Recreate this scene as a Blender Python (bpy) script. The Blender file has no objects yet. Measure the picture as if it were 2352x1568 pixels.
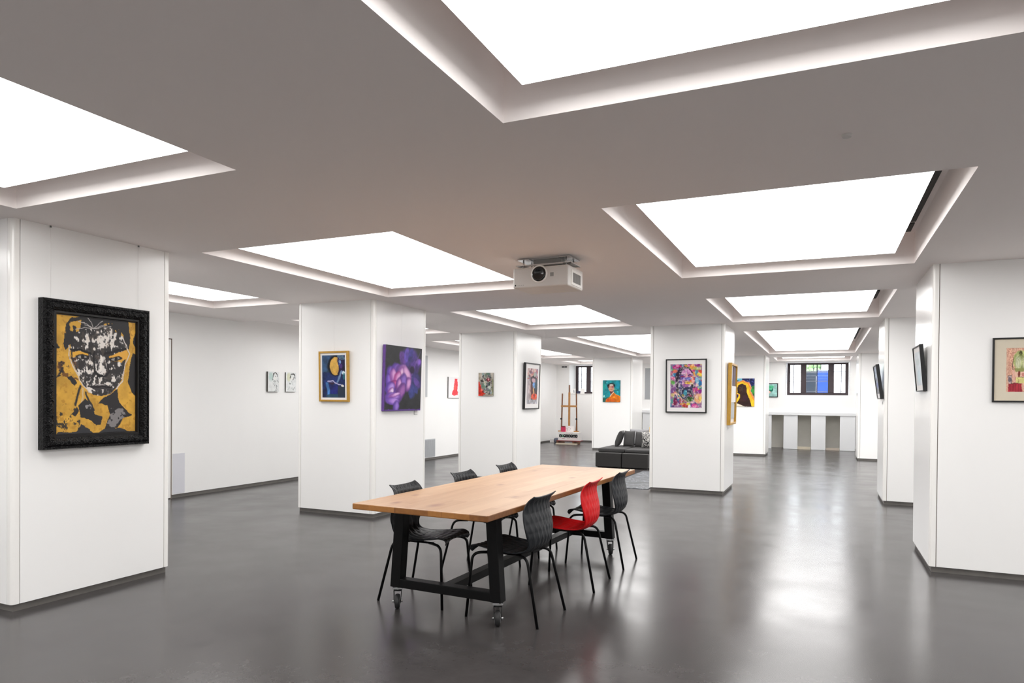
import bpy, bmesh, math, random
import numpy as np
from mathutils import Vector, Matrix

random.seed(7)
RNG = np.random.default_rng(11)
C = bpy.context.scene.collection
PI = math.pi

# ------------------------------------------------------------------ dimensions (metres)
ZC = 2.624          # ceiling plane
ZB = 0.05           # foot of the wall cladding (plinth below it)
ZP = ZC + 0.068     # underside of the light panels
ZT = ZC + 0.26      # top of the ceiling recesses

# ------------------------------------------------------------------ materials
def s2l(c):
    out = []
    for v in c[:3]:
        v = v / 255.0
        out.append(v / 12.92 if v <= 0.04045 else ((v + 0.055) / 1.055) ** 2.4)
    return tuple(out) + (1.0,)

def mat(name, rgb, rough=0.6, metal=0.0, spec=0.5, noise=0.0, nscale=8.0, bump=0.0, bscale=60.0, coat=0.0, rvar=0.0):
    m = bpy.data.materials.new(name); m.use_nodes = True
    nt = m.node_tree; b = nt.nodes['Principled BSDF']
    col = s2l(rgb)
    b.inputs['Base Color'].default_value = col
    b.inputs['Roughness'].default_value = rough
    b.inputs['Metallic'].default_value = metal
    b.inputs['Specular IOR Level'].default_value = spec
    b.inputs['Coat Weight'].default_value = coat
    tc = nt.nodes.new('ShaderNodeTexCoord')
    if noise > 0 or rvar > 0:
        n = nt.nodes.new('ShaderNodeTexNoise'); n.inputs['Scale'].default_value = nscale
        n.inputs['Detail'].default_value = 6.0
        nt.links.new(tc.outputs['Object'], n.inputs['Vector'])
        if noise > 0:
            r = nt.nodes.new('ShaderNodeMapRange')
            r.inputs['From Min'].default_value = 0.25; r.inputs['From Max'].default_value = 0.75
            r.inputs['To Min'].default_value = 1 - noise; r.inputs['To Max'].default_value = 1 + noise
            nt.links.new(n.outputs['Fac'], r.inputs['Value'])
            mx = nt.nodes.new('ShaderNodeMix'); mx.data_type = 'RGBA'; mx.blend_type = 'MULTIPLY'
            mx.inputs[0].default_value = 1.0; mx.inputs[6].default_value = col
            nt.links.new(r.outputs['Result'], mx.inputs[7])
            nt.links.new(mx.outputs[2], b.inputs['Base Color'])
        if rvar > 0:
            r2 = nt.nodes.new('ShaderNodeMapRange')
            r2.inputs['From Min'].default_value = 0.3; r2.inputs['From Max'].default_value = 0.7
            r2.inputs['To Min'].default_value = max(0.02, rough - rvar); r2.inputs['To Max'].default_value = rough + rvar
            nt.links.new(n.outputs['Fac'], r2.inputs['Value']); nt.links.new(r2.outputs['Result'], b.inputs['Roughness'])
    if bump > 0:
        n2 = nt.nodes.new('ShaderNodeTexNoise'); n2.inputs['Scale'].default_value = bscale
        n2.inputs['Detail'].default_value = 3.0
        nt.links.new(tc.outputs['Object'], n2.inputs['Vector'])
        bp = nt.nodes.new('ShaderNodeBump'); bp.inputs['Strength'].default_value = bump; bp.inputs['Distance'].default_value = 0.01
        nt.links.new(n2.outputs['Fac'], bp.inputs['Height']); nt.links.new(bp.outputs['Normal'], b.inputs['Normal'])
    return m

M = {}
M['ceiling'] = mat('ceiling_paint', (254, 248, 246), 0.8, noise=0.012, nscale=1.5)
M['wall'] = mat('wall_paint', (249, 249, 248), 0.6, noise=0.01, nscale=2.0)
M['lacquer'] = mat('white_lacquer_panel', (249, 249, 248), 0.22, spec=0.4, noise=0.008, nscale=1.2)
M['trim'] = mat('white_lacquer_trim', (249, 248, 245), 0.16, spec=0.5)
M['gap'] = mat('dark_joint', (124, 112, 102), 0.8)
M['plinth'] = mat('grey_plinth', (108, 105, 101), 0.5, noise=0.12, nscale=14)
M['black_steel'] = mat('black_powder_coat', (7, 7, 8), 0.45, spec=0.2, bump=0.08, bscale=400)
M['chrome'] = mat('zinc_plate', (205, 207, 208), 0.22, metal=1.0)
M['rubber'] = mat('dark_rubber', (30, 30, 31), 0.55, noise=0.1, nscale=60)
M['hub'] = mat('caster_hub', (120, 122, 122), 0.4)
M['black_plastic'] = mat('black_shell', (29, 32, 36), 0.4, spec=0.4, noise=0.06, nscale=40)
M['red_plastic'] = mat('red_shell', (196, 6, 16), 0.42, spec=0.3, noise=0.05, nscale=40)
M['white_plastic'] = mat('white_plastic', (216, 213, 210), 0.45)
M['grey_mesh'] = mat('grey_grille', (150, 149, 147), 0.6)
M['lens_black'] = mat('lens_black', (14, 15, 18), 0.18, spec=0.6)
M['black_frame'] = mat('black_frame', (17, 18, 20), 0.4, noise=0.1, nscale=30)
M['black_carved'] = mat('black_carved_frame', (7, 7, 9), 0.3, spec=0.4)
M['gold_frame'] = mat('gold_frame', (188, 146, 62), 0.42, metal=0.35, noise=0.12, nscale=25)
M['mat_white'] = mat('picture_mount', (236, 234, 233), 0.7)
M['mat_cream'] = mat('cream_mount', (214, 204, 184), 0.75, noise=0.02, nscale=20)
M['purple_edge'] = mat('purple_canvas_edge', (96, 62, 138), 0.55, noise=0.2, nscale=22)
M['canvas_edge'] = mat('canvas_edge', (150, 148, 142), 0.75)
M['dark_canvas_edge'] = mat('dark_canvas_edge', (84, 82, 76), 0.75)
M['sofa'] = mat('dark_grey_leatherette', (44, 42, 41), 0.5, noise=0.06, nscale=30, bump=0.1, bscale=220)
M['cushion'] = mat('charcoal_fabric', (64, 63, 63), 0.85, noise=0.12, nscale=90, bump=0.2, bscale=300)
M['pale_cushion'] = mat('grey_fabric', (132, 132, 134), 0.85, noise=0.08, nscale=90)
M['yellow'] = mat('yellow_fabric', (232, 182, 24), 0.8, noise=0.1, nscale=30)
M['beech'] = mat('beech_wood', (190, 136, 78), 0.5, noise=0.18, nscale=16)
M['walnut'] = mat('brown_wood', (128, 84, 56), 0.5, noise=0.18, nscale=16)
M['brown_frame'] = mat('dark_brown_window_frame', (62, 50, 54), 0.5, noise=0.08, nscale=10)
M['muntin'] = mat('grey_muntin', (148, 150, 160), 0.5)
M['counter_white'] = mat('counter_white', (232, 234, 236), 0.4)
M['niche'] = mat('niche_grey', (232, 229, 220), 0.7, noise=0.03, nscale=5)
M['pale_blue_panel'] = mat('pale_cover_panel', (220, 221, 228), 0.6)
M['pale_grey_panel'] = mat('pale_grey_panel', (188, 191, 194), 0.6)
M['card'] = mat('white_card', (240, 238, 236), 0.7)
M['ink'] = mat('black_print', (34, 35, 38), 0.7)
M['ink_green'] = mat('green_print', (70, 120, 92), 0.7)
M['ink_red'] = mat('red_print', (170, 60, 72), 0.7)
M['pink'] = mat('pink_pack', (214, 52, 96), 0.5)
M['red_dark'] = mat('dark_red_pack', (130, 28, 44), 0.5)
M['grey_cloth'] = mat('blue_grey_cloth', (112, 116, 130), 0.9, noise=0.2, nscale=20)
M['navy'] = mat('navy_box', (58, 62, 92), 0.6)
M['asphalt'] = mat('outdoor_paving', (190, 190, 190), 0.9)
M['hedge'] = mat('hedge_green', (124, 160, 104), 0.9, noise=0.4, nscale=8)
M['blue_board'] = mat('blue_board', (10, 62, 138), 0.6, noise=0.15, nscale=6)
M['teal_board'] = mat('dark_teal_board', (12, 30, 46), 0.6, noise=0.3, nscale=5)
M['wire'] = mat('hanging_wire', (246, 245, 243), 0.5)
M['dark_slot'] = mat('dark_slot', (52, 50, 48), 0.7)
M['beige'] = mat('beige_strip', (196, 184, 170), 0.6)
M['shade_glass'] = mat('frosted_panel', (168, 171, 174), 0.35)

def emission(name, rgb, strength):
    m = bpy.data.materials.new(name); m.use_nodes = True
    nt = m.node_tree; nt.nodes.clear()
    e = nt.nodes.new('ShaderNodeEmission'); o = nt.nodes.new('ShaderNodeOutputMaterial')
    e.inputs['Color'].default_value = (*rgb, 1); e.inputs['Strength'].default_value = strength
    nt.links.new(e.outputs[0], o.inputs[0]); return m
M['light'] = emission('light_panel_glow', (1.0, 0.985, 0.97), 5.0)

def glass(name, tint=(1, 1, 1), rough=0.0, mixfac=0.9):
    m = bpy.data.materials.new(name); m.use_nodes = True
    nt = m.node_tree; nt.nodes.clear()
    t = nt.nodes.new('ShaderNodeBsdfTransparent'); t.inputs['Color'].default_value = (*tint, 1)
    g = nt.nodes.new('ShaderNodeBsdfGlossy'); g.inputs['Roughness'].default_value = rough
    fr = nt.nodes.new('ShaderNodeFresnel'); fr.inputs['IOR'].default_value = 1.5
    mx = nt.nodes.new('ShaderNodeMixShader'); o = nt.nodes.new('ShaderNodeOutputMaterial')
    nt.links.new(fr.outputs[0], mx.inputs[0]); nt.links.new(t.outputs[0], mx.inputs[1]); nt.links.new(g.outputs[0], mx.inputs[2])
    nt.links.new(mx.outputs[0], o.inputs[0]); return m
M['glass'] = glass('window_glass')
M['picture_glass'] = glass('picture_glass')

# polished concrete floor
def floor_mat():
    m = bpy.data.materials.new('polished_concrete'); m.use_nodes = True
    nt = m.node_tree; b = nt.nodes['Principled BSDF']
    tc = nt.nodes.new('ShaderNodeTexCoord')
    def noise(scale, detail, rough=0.55):
        n = nt.nodes.new('ShaderNodeTexNoise'); n.inputs['Scale'].default_value = scale
        n.inputs['Detail'].default_value = detail; n.inputs['Roughness'].default_value = rough
        nt.links.new(tc.outputs['Object'], n.inputs['Vector']); return n
    n1 = noise(0.8, 8, 0.6); n2 = noise(9, 8, 0.7); n3 = noise(1.6, 3); n4 = noise(90, 2)
    mx = nt.nodes.new('ShaderNodeMix'); mx.data_type = 'FLOAT'; mx.inputs[0].default_value = 0.45
    nt.links.new(n1.outputs['Fac'], mx.inputs[2]); nt.links.new(n2.outputs['Fac'], mx.inputs[3])
    ramp = nt.nodes.new('ShaderNodeValToRGB')
    ramp.color_ramp.elements[0].position = 0.3; ramp.color_ramp.elements[0].color = s2l((54, 52, 52))
    ramp.color_ramp.elements[1].position = 0.7; ramp.color_ramp.elements[1].color = s2l((76, 73, 73))
    nt.links.new(mx.outputs[0], ramp.inputs[0]); nt.links.new(ramp.outputs[0], b.inputs['Base Color'])
    r = nt.nodes.new('ShaderNodeMapRange'); r.inputs['From Min'].default_value = 0.3; r.inputs['From Max'].default_value = 0.7
    r.inputs['To Min'].default_value = 0.19; r.inputs['To Max'].default_value = 0.27
    nt.links.new(n3.outputs['Fac'], r.inputs['Value']); nt.links.new(r.outputs[0], b.inputs['Roughness'])
    b.inputs['Specular IOR Level'].default_value = 0.36
    bp = nt.nodes.new('ShaderNodeBump'); bp.inputs['Strength'].default_value = 0.004; bp.inputs['Distance'].default_value = 0.02
    nt.links.new(n2.outputs['Fac'], bp.inputs['Height']); nt.links.new(bp.outputs[0], b.inputs['Normal'])
    return m
M['floor'] = floor_mat()

# oak staves running along local Y
def wood_mat(name, light, dark, rough=0.34):
    m = bpy.data.materials.new(name); m.use_nodes = True
    nt = m.node_tree; b = nt.nodes['Principled BSDF']; L = nt.links.new
    tc = nt.nodes.new('ShaderNodeTexCoord')
    sep = nt.nodes.new('ShaderNodeSeparateXYZ'); L(tc.outputs['Object'], sep.inputs[0])
    mul = nt.nodes.new('ShaderNodeMath'); mul.operation = 'MULTIPLY'; mul.inputs[1].default_value = 1 / 0.125
    L(sep.outputs['X'], mul.inputs[0])
    fl = nt.nodes.new('ShaderNodeMath'); fl.operation = 'FLOOR'; L(mul.outputs[0], fl.inputs[0])
    # stave ends shifted per row
    row = nt.nodes.new('ShaderNodeMath'); row.operation = 'MULTIPLY'; row.inputs[1].default_value = 0.377; L(fl.outputs[0], row.inputs[0])
    yy = nt.nodes.new('ShaderNodeMath'); yy.operation = 'MULTIPLY_ADD'; yy.inputs[1].default_value = 1 / 1.1; L(sep.outputs['Y'], yy.inputs[0]); L(row.outputs[0], yy.inputs[2])
    fy = nt.nodes.new('ShaderNodeMath'); fy.operation = 'FLOOR'; L(yy.outputs[0], fy.inputs[0])
    cmb = nt.nodes.new('ShaderNodeCombineXYZ'); L(fl.outputs[0], cmb.inputs[0]); L(fy.outputs[0], cmb.inputs[1])
    wn = nt.nodes.new('ShaderNodeTexWhiteNoise'); wn.noise_dimensions = '2D'; L(cmb.outputs[0], wn.inputs['Vector'])
    mp = nt.nodes.new('ShaderNodeMapping'); mp.inputs['Scale'].default_value = (14, 1.1, 14); L(tc.outputs['Object'], mp.inputs[0])
    off = nt.nodes.new('ShaderNodeVectorMath'); off.operation = 'ADD'; L(mp.outputs[0], off.inputs[0])
    sc = nt.nodes.new('ShaderNodeVectorMath'); sc.operation = 'SCALE'; sc.inputs['Scale'].default_value = 31.0; L(wn.outputs['Color'], sc.inputs[0])
    L(sc.outputs[0], off.inputs[1])
    gn = nt.nodes.new('ShaderNodeTexNoise'); gn.inputs['Scale'].default_value = 1.0; gn.inputs['Detail'].default_value = 9; gn.inputs['Distortion'].default_value = 1.2
    L(off.outputs[0], gn.inputs['Vector'])
    mx = nt.nodes.new('ShaderNodeMix'); mx.data_type = 'FLOAT'; mx.inputs[0].default_value = 0.35
    L(gn.outputs['Fac'], mx.inputs[2]); L(wn.outputs['Value'], mx.inputs[3])
    ramp = nt.nodes.new('ShaderNodeValToRGB')
    ramp.color_ramp.elements[0].position = 0.22; ramp.color_ramp.elements[0].color = s2l(dark)
    ramp.color_ramp.elements[1].position = 0.72; ramp.color_ramp.elements[1].color = s2l(light)
    L(mx.outputs[0], ramp.inputs[0])
    # knots at fixed places of the board
    prev = ramp.outputs[0]
    for kx, ky, ks in ((-.27, -1.37, .030), (.02, -1.34, .045), (-.36, -1.02, .022), (.30, -.75, .025), (-.1, -.2, .028), (.22, .55, .03), (-.3, .9, .024)):
        km = nt.nodes.new('ShaderNodeMapping'); km.vector_type = 'POINT'; km.inputs['Location'].default_value = (-kx / ks, -ky / (ks * 1.8), 0); km.inputs['Scale'].default_value = (1 / ks, 1 / (ks * 1.8), 0)
        L(tc.outputs['Object'], km.inputs[0])
        ln = nt.nodes.new('ShaderNodeVectorMath'); ln.operation = 'LENGTH'; L(km.outputs[0], ln.inputs[0])
        kr = nt.nodes.new('ShaderNodeMapRange'); kr.inputs['From Min'].default_value = 0.2; kr.inputs['From Max'].default_value = 1.3
        kr.inputs['To Min'].default_value = 0.8; kr.inputs['To Max'].default_value = 0.0; L(ln.outputs['Value'], kr.inputs['Value'])
        km2 = nt.nodes.new('ShaderNodeMix'); km2.data_type = 'RGBA'; km2.inputs[7].default_value = s2l((138, 88, 66))
        L(kr.outputs[0], km2.inputs[0]); L(prev, km2.inputs[6]); prev = km2.outputs[2]
    L(km2.outputs[2], b.inputs['Base Color'])
    b.inputs['Roughness'].default_value = rough
    b.inputs['Specular IOR Level'].default_value = 0.5
    bp = nt.nodes.new('ShaderNodeBump'); bp.inputs['Strength'].default_value = 0.06; bp.inputs['Distance'].default_value = 0.004
    L(gn.outputs['Fac'], bp.inputs['Height']); L(bp.outputs[0], b.inputs['Normal'])
    return m
M['oak'] = wood_mat('oak_staves', (200, 163, 127), (174, 131, 93), 0.36)
def edge_mat():  # edges darker than the top: end grain and lacquer, with shade painted in
    m = bpy.data.materials.new('shaded_oak_end_grain'); m.use_nodes = True
    nt = m.node_tree; b = nt.nodes['Principled BSDF']; L = nt.links.new
    tc = nt.nodes.new('ShaderNodeTexCoord')
    mp = nt.nodes.new('ShaderNodeMapping'); mp.inputs['Scale'].default_value = (8, 0.9, 0.001); L(tc.outputs['Object'], mp.inputs[0])
    vo = nt.nodes.new('ShaderNodeTexVoronoi'); vo.inputs['Scale'].default_value = 1.0; L(mp.outputs[0], vo.inputs['Vector'])
    n = nt.nodes.new('ShaderNodeTexNoise'); n.inputs['Scale'].default_value = 40; n.inputs['Detail'].default_value = 5; L(tc.outputs['Object'], n.inputs['Vector'])
    sp = nt.nodes.new('ShaderNodeSeparateColor'); L(vo.outputs['Color'], sp.inputs[0])
    mx = nt.nodes.new('ShaderNodeMix'); mx.data_type = 'FLOAT'; mx.inputs[0].default_value = 0.4; L(sp.outputs[0], mx.inputs[2]); L(n.outputs['Fac'], mx.inputs[3])
    ramp = nt.nodes.new('ShaderNodeValToRGB')
    ramp.color_ramp.elements[0].position = 0.15; ramp.color_ramp.elements[0].color = s2l((108, 64, 28))
    ramp.color_ramp.elements[1].position = 0.8; ramp.color_ramp.elements[1].color = s2l((166, 112, 56))
    L(mx.outputs[0], ramp.inputs[0]); L(ramp.outputs[0], b.inputs['Base Color'])
    b.inputs['Roughness'].default_value = 0.45
    return m
M['oak_edge'] = edge_mat()

def sheen_mat():  # floor reflection painted in as pale swirls on a dark ground
    m = bpy.data.materials.new('painted_floor_sheen'); m.use_nodes = True
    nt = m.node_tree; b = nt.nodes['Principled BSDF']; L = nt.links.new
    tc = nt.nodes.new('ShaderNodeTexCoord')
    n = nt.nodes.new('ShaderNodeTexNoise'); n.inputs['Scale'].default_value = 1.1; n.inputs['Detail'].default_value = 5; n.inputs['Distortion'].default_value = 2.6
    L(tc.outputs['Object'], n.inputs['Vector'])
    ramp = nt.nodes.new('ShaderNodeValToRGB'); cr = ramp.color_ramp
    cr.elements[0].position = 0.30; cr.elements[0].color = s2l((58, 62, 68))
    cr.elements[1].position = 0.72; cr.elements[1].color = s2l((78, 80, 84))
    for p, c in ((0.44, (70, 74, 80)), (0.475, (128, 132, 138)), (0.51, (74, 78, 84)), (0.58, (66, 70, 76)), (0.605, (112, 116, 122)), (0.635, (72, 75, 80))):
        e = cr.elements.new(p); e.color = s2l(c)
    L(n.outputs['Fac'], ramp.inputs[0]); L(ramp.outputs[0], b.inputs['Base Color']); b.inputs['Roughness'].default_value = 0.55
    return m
M['floor_sheen'] = sheen_mat()

def pattern_mat():
    m = bpy.data.materials.new('black_white_print'); m.use_nodes = True
    nt = m.node_tree; b = nt.nodes['Principled BSDF']; L = nt.links.new
    tc = nt.nodes.new('ShaderNodeTexCoord')
    n = nt.nodes.new('ShaderNodeTexNoise'); n.inputs['Scale'].default_value = 26; n.inputs['Detail'].default_value = 1; n.inputs['Distortion'].default_value = 2.2
    L(tc.outputs['Object'], n.inputs['Vector'])
    ramp = nt.nodes.new('ShaderNodeValToRGB'); cr = ramp.color_ramp; cr.interpolation = 'CONSTANT'
    cr.elements[0].color = s2l((16, 16, 18)); cr.elements[1].position = 0.5; cr.elements[1].color = s2l((232, 230, 226))
    e = cr.elements.new(0.58); e.color = s2l((18, 18, 20))
    L(n.outputs['Fac'], ramp.inputs[0]); L(ramp.outputs[0], b.inputs['Base Color']); b.inputs['Roughness'].default_value = 0.8
    return m
M['bw_print'] = pattern_mat()

def paint_mat(name, rough=0.5):
    m = bpy.data.materials.new(name); m.use_nodes = True
    nt = m.node_tree; b = nt.nodes['Principled BSDF']
    a = nt.nodes.new('ShaderNodeVertexColor'); a.layer_name = 'paint'
    nt.links.new(a.outputs['Color'], b.inputs['Base Color']); b.inputs['Roughness'].default_value = rough
    b.inputs['Specular IOR Level'].default_value = 0.3
    return m
M['paint'] = paint_mat('brushed_paint', 0.5)
M['print'] = paint_mat('print_under_glass', 0.3)

# ------------------------------------------------------------------ mesh helpers
def mesh_obj(name, verts, faces, m, parent=None, smooth=False, loc=None):
    me = bpy.data.meshes.new(name); me.from_pydata([tuple(v) for v in verts], [], faces); me.update()
    o = bpy.data.objects.new(name, me); C.objects.link(o)
    if m is not None: me.materials.append(m)
    if smooth:
        me.polygons.foreach_set('use_smooth', [True] * len(me.polygons))
    if parent: o.parent = parent
    if loc: o.location = loc
    return o

class MB:
    """collects shapes into one mesh"""
    def __init__(self): self.bm = bmesh.new()
    def box(self, x0, x1, y0, y1, z0, z1, mi=0, M4=None):
        vs = [self.bm.verts.new((x, y, z)) for x in (x0, x1) for y in (y0, y1) for z in (z0, z1)]
        if M4 is not None:
            for v in vs: v.co = M4 @ v.co
        for f in ((0, 1, 3, 2), (4, 6, 7, 5), (0, 4, 5, 1), (2, 3, 7, 6), (0, 2, 6, 4), (1, 5, 7, 3)):
            fc = self.bm.faces.new([vs[i] for i in f]); fc.material_index = mi
        return vs
    def hexa(self, pts, mi=0):
        """8 points: bottom ring of 4 then top ring of 4"""
        vs = [self.bm.verts.new(p) for p in pts]
        for f in ((3, 2, 1, 0), (4, 5, 6, 7), (0, 1, 5, 4), (1, 2, 6, 5), (2, 3, 7, 6), (3, 0, 4, 7)):
            fc = self.bm.faces.new([vs[i] for i in f]); fc.material_index = mi
    def tube(self, pts, r, n=10, cap=True):
        pts = [Vector(p) for p in pts]; rings = []
        up = Vector((0.13, 0.27, 0.95)).normalized()
        for i, p in enumerate(pts):
            d = (pts[min(i + 1, len(pts) - 1)] - pts[max(i - 1, 0)]).normalized()
            a = d.cross(up)
            if a.length < 1e-3: a = d.cross(Vector((1, 0, 0)))
            a.normalize(); b = d.cross(a)
            rr = r[i] if isinstance(r, (list, tuple)) else r
            rings.append([self.bm.verts.new(p + (a * math.cos(2 * PI * k / n) + b * math.sin(2 * PI * k / n)) * rr) for k in range(n)])
        for i in range(len(rings) - 1):
            for k in range(n):
                f = self.bm.faces.new((rings[i][k], rings[i][(k + 1) % n], rings[i + 1][(k + 1) % n], rings[i + 1][k])); f.smooth = True
        if cap:
            self.bm.faces.new(rings[0]); self.bm.faces.new(rings[-1][::-1])
    def cyl(self, p0, p1, r, n=20): self.tube([p0, p1], r, n)
    def lathe(self, prof, axis_o, axis_d, n=28):
        """prof: list of (distance along axis, radius)"""
        d = Vector(axis_d).normalized(); o = Vector(axis_o)
        a = d.cross(Vector((0, 0, 1)));
        if a.length < 1e-3: a = Vector((1, 0, 0))
        a.normalize(); b = d.cross(a); rings = []
        for t, r in prof:
            rings.append([self.bm.verts.new(o + d * t + (a * math.cos(2 * PI * k / n) + b * math.sin(2 * PI * k / n)) * r) for k in range(n)])
        for i in range(len(rings) - 1):
            for k in range(n):
                f = self.bm.faces.new((rings[i][k], rings[i][(k + 1) % n], rings[i + 1][(k + 1) % n], rings[i + 1][k])); f.smooth = True
        self.bm.faces.new(rings[0]); self.bm.faces.new(rings[-1][::-1])
    def build(self, name, mats, parent=None, bevel=0.0, seg=2, loc=None, rot=None):
        bmesh.ops.recalc_face_normals(self.bm, faces=self.bm.faces[:])
        if bevel > 0:
            bmesh.ops.bevel(self.bm, geom=[e for e in self.bm.edges if e.calc_face_angle(0) > 0.5], offset=bevel, segments=seg, profile=0.5, affect='EDGES')
        me = bpy.data.meshes.new(name); self.bm.to_mesh(me); self.bm.free()
        for m in (mats if isinstance(mats, (list, tuple)) else [mats]): me.materials.append(m)
        o = bpy.data.objects.new(name, me); C.objects.link(o)
        if parent: o.parent = parent
        if loc: o.location = loc
        if rot: o.rotation_euler = rot
        return o

def box_obj(name, x0, x1, y0, y1, z0, z1, m, parent=None, bevel=0.0, seg=2, loc=None, rot=None):
    b = MB(); b.box(x0, x1, y0, y1, z0, z1); return b.build(name, m, parent, bevel, seg, loc, rot)

def thing(name, label, cat, loc=(0, 0, 0), rot=(0, 0, 0), group=None):
    o = bpy.data.objects.new(name, None); C.objects.link(o); o.empty_display_size = 0.1
    o.location = loc; o.rotation_euler = rot
    o['label'] = label; o['category'] = cat
    if group: o['group'] = group
    return o
def tag(o, label, cat, group=None):
    o['label'] = label; o['category'] = cat
    if group: o['group'] = group
    return o
def struct(o): o['kind'] = 'structure'; return o
def dup(root, label, loc, rot=None, group=None):
    r = root.copy(); C.objects.link(r); r.location = loc
    if rot: r.rotation_euler = rot
    r['label'] = label
    if group: r['group'] = group
    def rec(src, dst):
        for ch in list(src.children):
            c = ch.copy(); C.objects.link(c); c.parent = dst
            c.matrix_parent_inverse = ch.matrix_parent_inverse.copy(); rec(ch, c)
    rec(root, r); return r

def arc(p0, p1, p2, n=6):
    """quadratic bend"""
    p0, p1, p2 = Vector(p0), Vector(p1), Vector(p2)
    return [((1 - t) ** 2) * p0 + 2 * t * (1 - t) * p1 + t * t * p2 for t in [i / n for i in range(n + 1)]]

# ================================================================== THE ROOM
XL, XR, YF, YB = -8.37, 4.9, -5.0, 22.1

# floor
fl = struct(box_obj('floor', XL - 0.2, XR + 0.2, YF - 0.2, 23.0, -0.1, 0.0, M['floor']))

# ceiling with light recesses: a grid of cells, each either flush or recessed
COLS = {'R': (-1.254, 0.688), 'L': (-4.646, -2.782), 'K': (-7.431, -6.127), 'Q': (2.25, 4.1)}
ROWS = [(-4.11, -1.46), (-0.035, 2.644), (4.06, 6.692), (8.149, 10.77), (12.273, 18.521), (19.98, 21.83)]
SOFFIT = (XL, -7.9, 8.06, 10.1)
def ceiling():
    xs = sorted({XL - 0.2, XR + 0.2, SOFFIT[1]} | {v for c in COLS.values() for v in c})
    ys = sorted({YF - 0.2, 23.0, SOFFIT[2], SOFFIT[3]} | {v for r in ROWS for v in r})
    bm = bmesh.new(); cache = {}
    def V(x, y, z):
        k = (round(x, 4), round(y, 4), round(z, 4))
        if k not in cache: cache[k] = bm.verts.new((x, y, z))
        return cache[k]
    def hole(i, j):
        if i < 0 or j < 0 or i >= len(xs) - 1 or j >= len(ys) - 1: return False
        cx, cy = (xs[i] + xs[i + 1]) / 2, (ys[j] + ys[j + 1]) / 2
        if cx < SOFFIT[1] and SOFFIT[2] < cy < SOFFIT[3]: return True
        return any(c[0] < cx < c[1] for c in COLS.values()) and any(r[0] < cy < r[1] for r in ROWS)
    for i in range(len(xs) - 1):
        for j in range(len(ys) - 1):
            x0, x1, y0, y1 = xs[i], xs[i + 1], ys[j], ys[j + 1]
            h = hole(i, j); z = ZT if h else ZC
            bm.faces.new((V(x0, y0, z), V(x0, y1, z), V(x1, y1, z), V(x1, y0, z)))
            if not hole(i + 1, j) == h and i + 1 < len(xs) - 1:
                q = [V(x1, y0, ZC), V(x1, y1, ZC), V(x1, y1, ZT), V(x1, y0, ZT)]
                bm.faces.new(q)
            if not hole(i, j + 1) == h and j + 1 < len(ys) - 1:
                q = [V(x0, y1, ZC), V(x1, y1, ZC), V(x1, y1, ZT), V(x0, y1, ZT)]
                bm.faces.new(q)
    bmesh.ops.recalc_face_normals(bm, faces=bm.faces[:])
    me = bpy.data.meshes.new('ceiling'); bm.to_mesh(me); bm.free(); me.materials.append(M['ceiling'])
    o = bpy.data.objects.new('ceiling', me); C.objects.link(o); return struct(o)
ceiling()

# walls
def wall_boxes(name, boxes, m):
    b = MB()
    for q in boxes: b.box(*q)
    return struct(b.build(name, m))
ZH = ZT + 0.1
wall_boxes('wall_left', [(XL - 0.2, XL, YF, YB, ZB, ZH)], M['wall'])
wall_boxes('wall_right', [(XR, XR + 0.2, YF, YB, ZB, ZH)], M['wall'])
wall_boxes('wall_front', [(XL - 0.2, XR + 0.2, YF - 0.2, YF, ZB, ZH)], M['wall'])
YW = 23.0
W2 = (-7.9, -6.19); W1 = (-1.04, 0.70); SILL, HEAD = 1.62, 2.60
wall_boxes('wall_back_left', [(XL - 0.2, W2[0], YB, YW, ZB, ZH), (W2[0], W2[1], YB, YW, ZB, SILL), (W2[0], W2[1], YB, YW, HEAD, ZH),
    (W2[1], -5.53, YB, YW, ZB, ZH)], M['wall'])
wall_boxes('wall_back_upper', [(-5.53, W1[0], YB + 0.1, YW, 1.10, ZH),
    (W1[0], W1[1], YB + 0.1, YW, 1.10, SILL), (W1[0], W1[1], YB + 0.1, YW, HEAD, ZH), (W1[1], 0.87, YB + 0.1, YW, 1.10, ZH)], M['wall'])
wall_boxes('wall_back_right', [(0.87, XR + 0.2, YB, YW, ZB, ZH)], M['wall'])
wall_boxes('wall_niche', [(-5.53, 0.87, 22.8, YW, 0.0, 1.10)], M['niche'])
for nm, q in (('baseboard_left', (XL - 0.2, XL - 0.012, YF, YB, 0, ZB)), ('baseboard_right', (XR + 0.012, XR + 0.2, YF, YB, 0, ZB)),
              ('baseboard_front', (XL - 0.2, XR + 0.2, YF - 0.2, YF - 0.012, 0, ZB))):
    wall_boxes(nm, [q], M['plinth'])
wall_boxes('baseboard_back', [(XL, -5.53, YB + 0.012, YW, 0, ZB), (0.87, XR, YB + 0.012, YW, 0, ZB)], M['plinth'])
wall_boxes('trim_1', [(-0.69, -0.33, 22.22, 22.30, 0, 0.075)], M['mat_cream'])
wall_boxes('trim_2', [(0.08, 0.44, 22.22, 22.30, 0, 0.07)], M['beige'])

# flush door on the left wall: only its far edge shows beside the first column
d = MB(); d.box(XL - 0.02, XL + 0.012, 5.86, 6.79, 0.012, 2.24)
struct(d.build('door_1', M['wall']))
wall_boxes('trim_3', [(XL - 0.01, XL + 0.006, 6.79, 6.812, 0.0, 2.255), (XL - 0.01, XL + 0.006, 5.84, 5.86, 0, 2.255), (XL - 0.01, XL + 0.006, 5.84, 6.812, 2.24, 2.255)], M['gap'])

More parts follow.
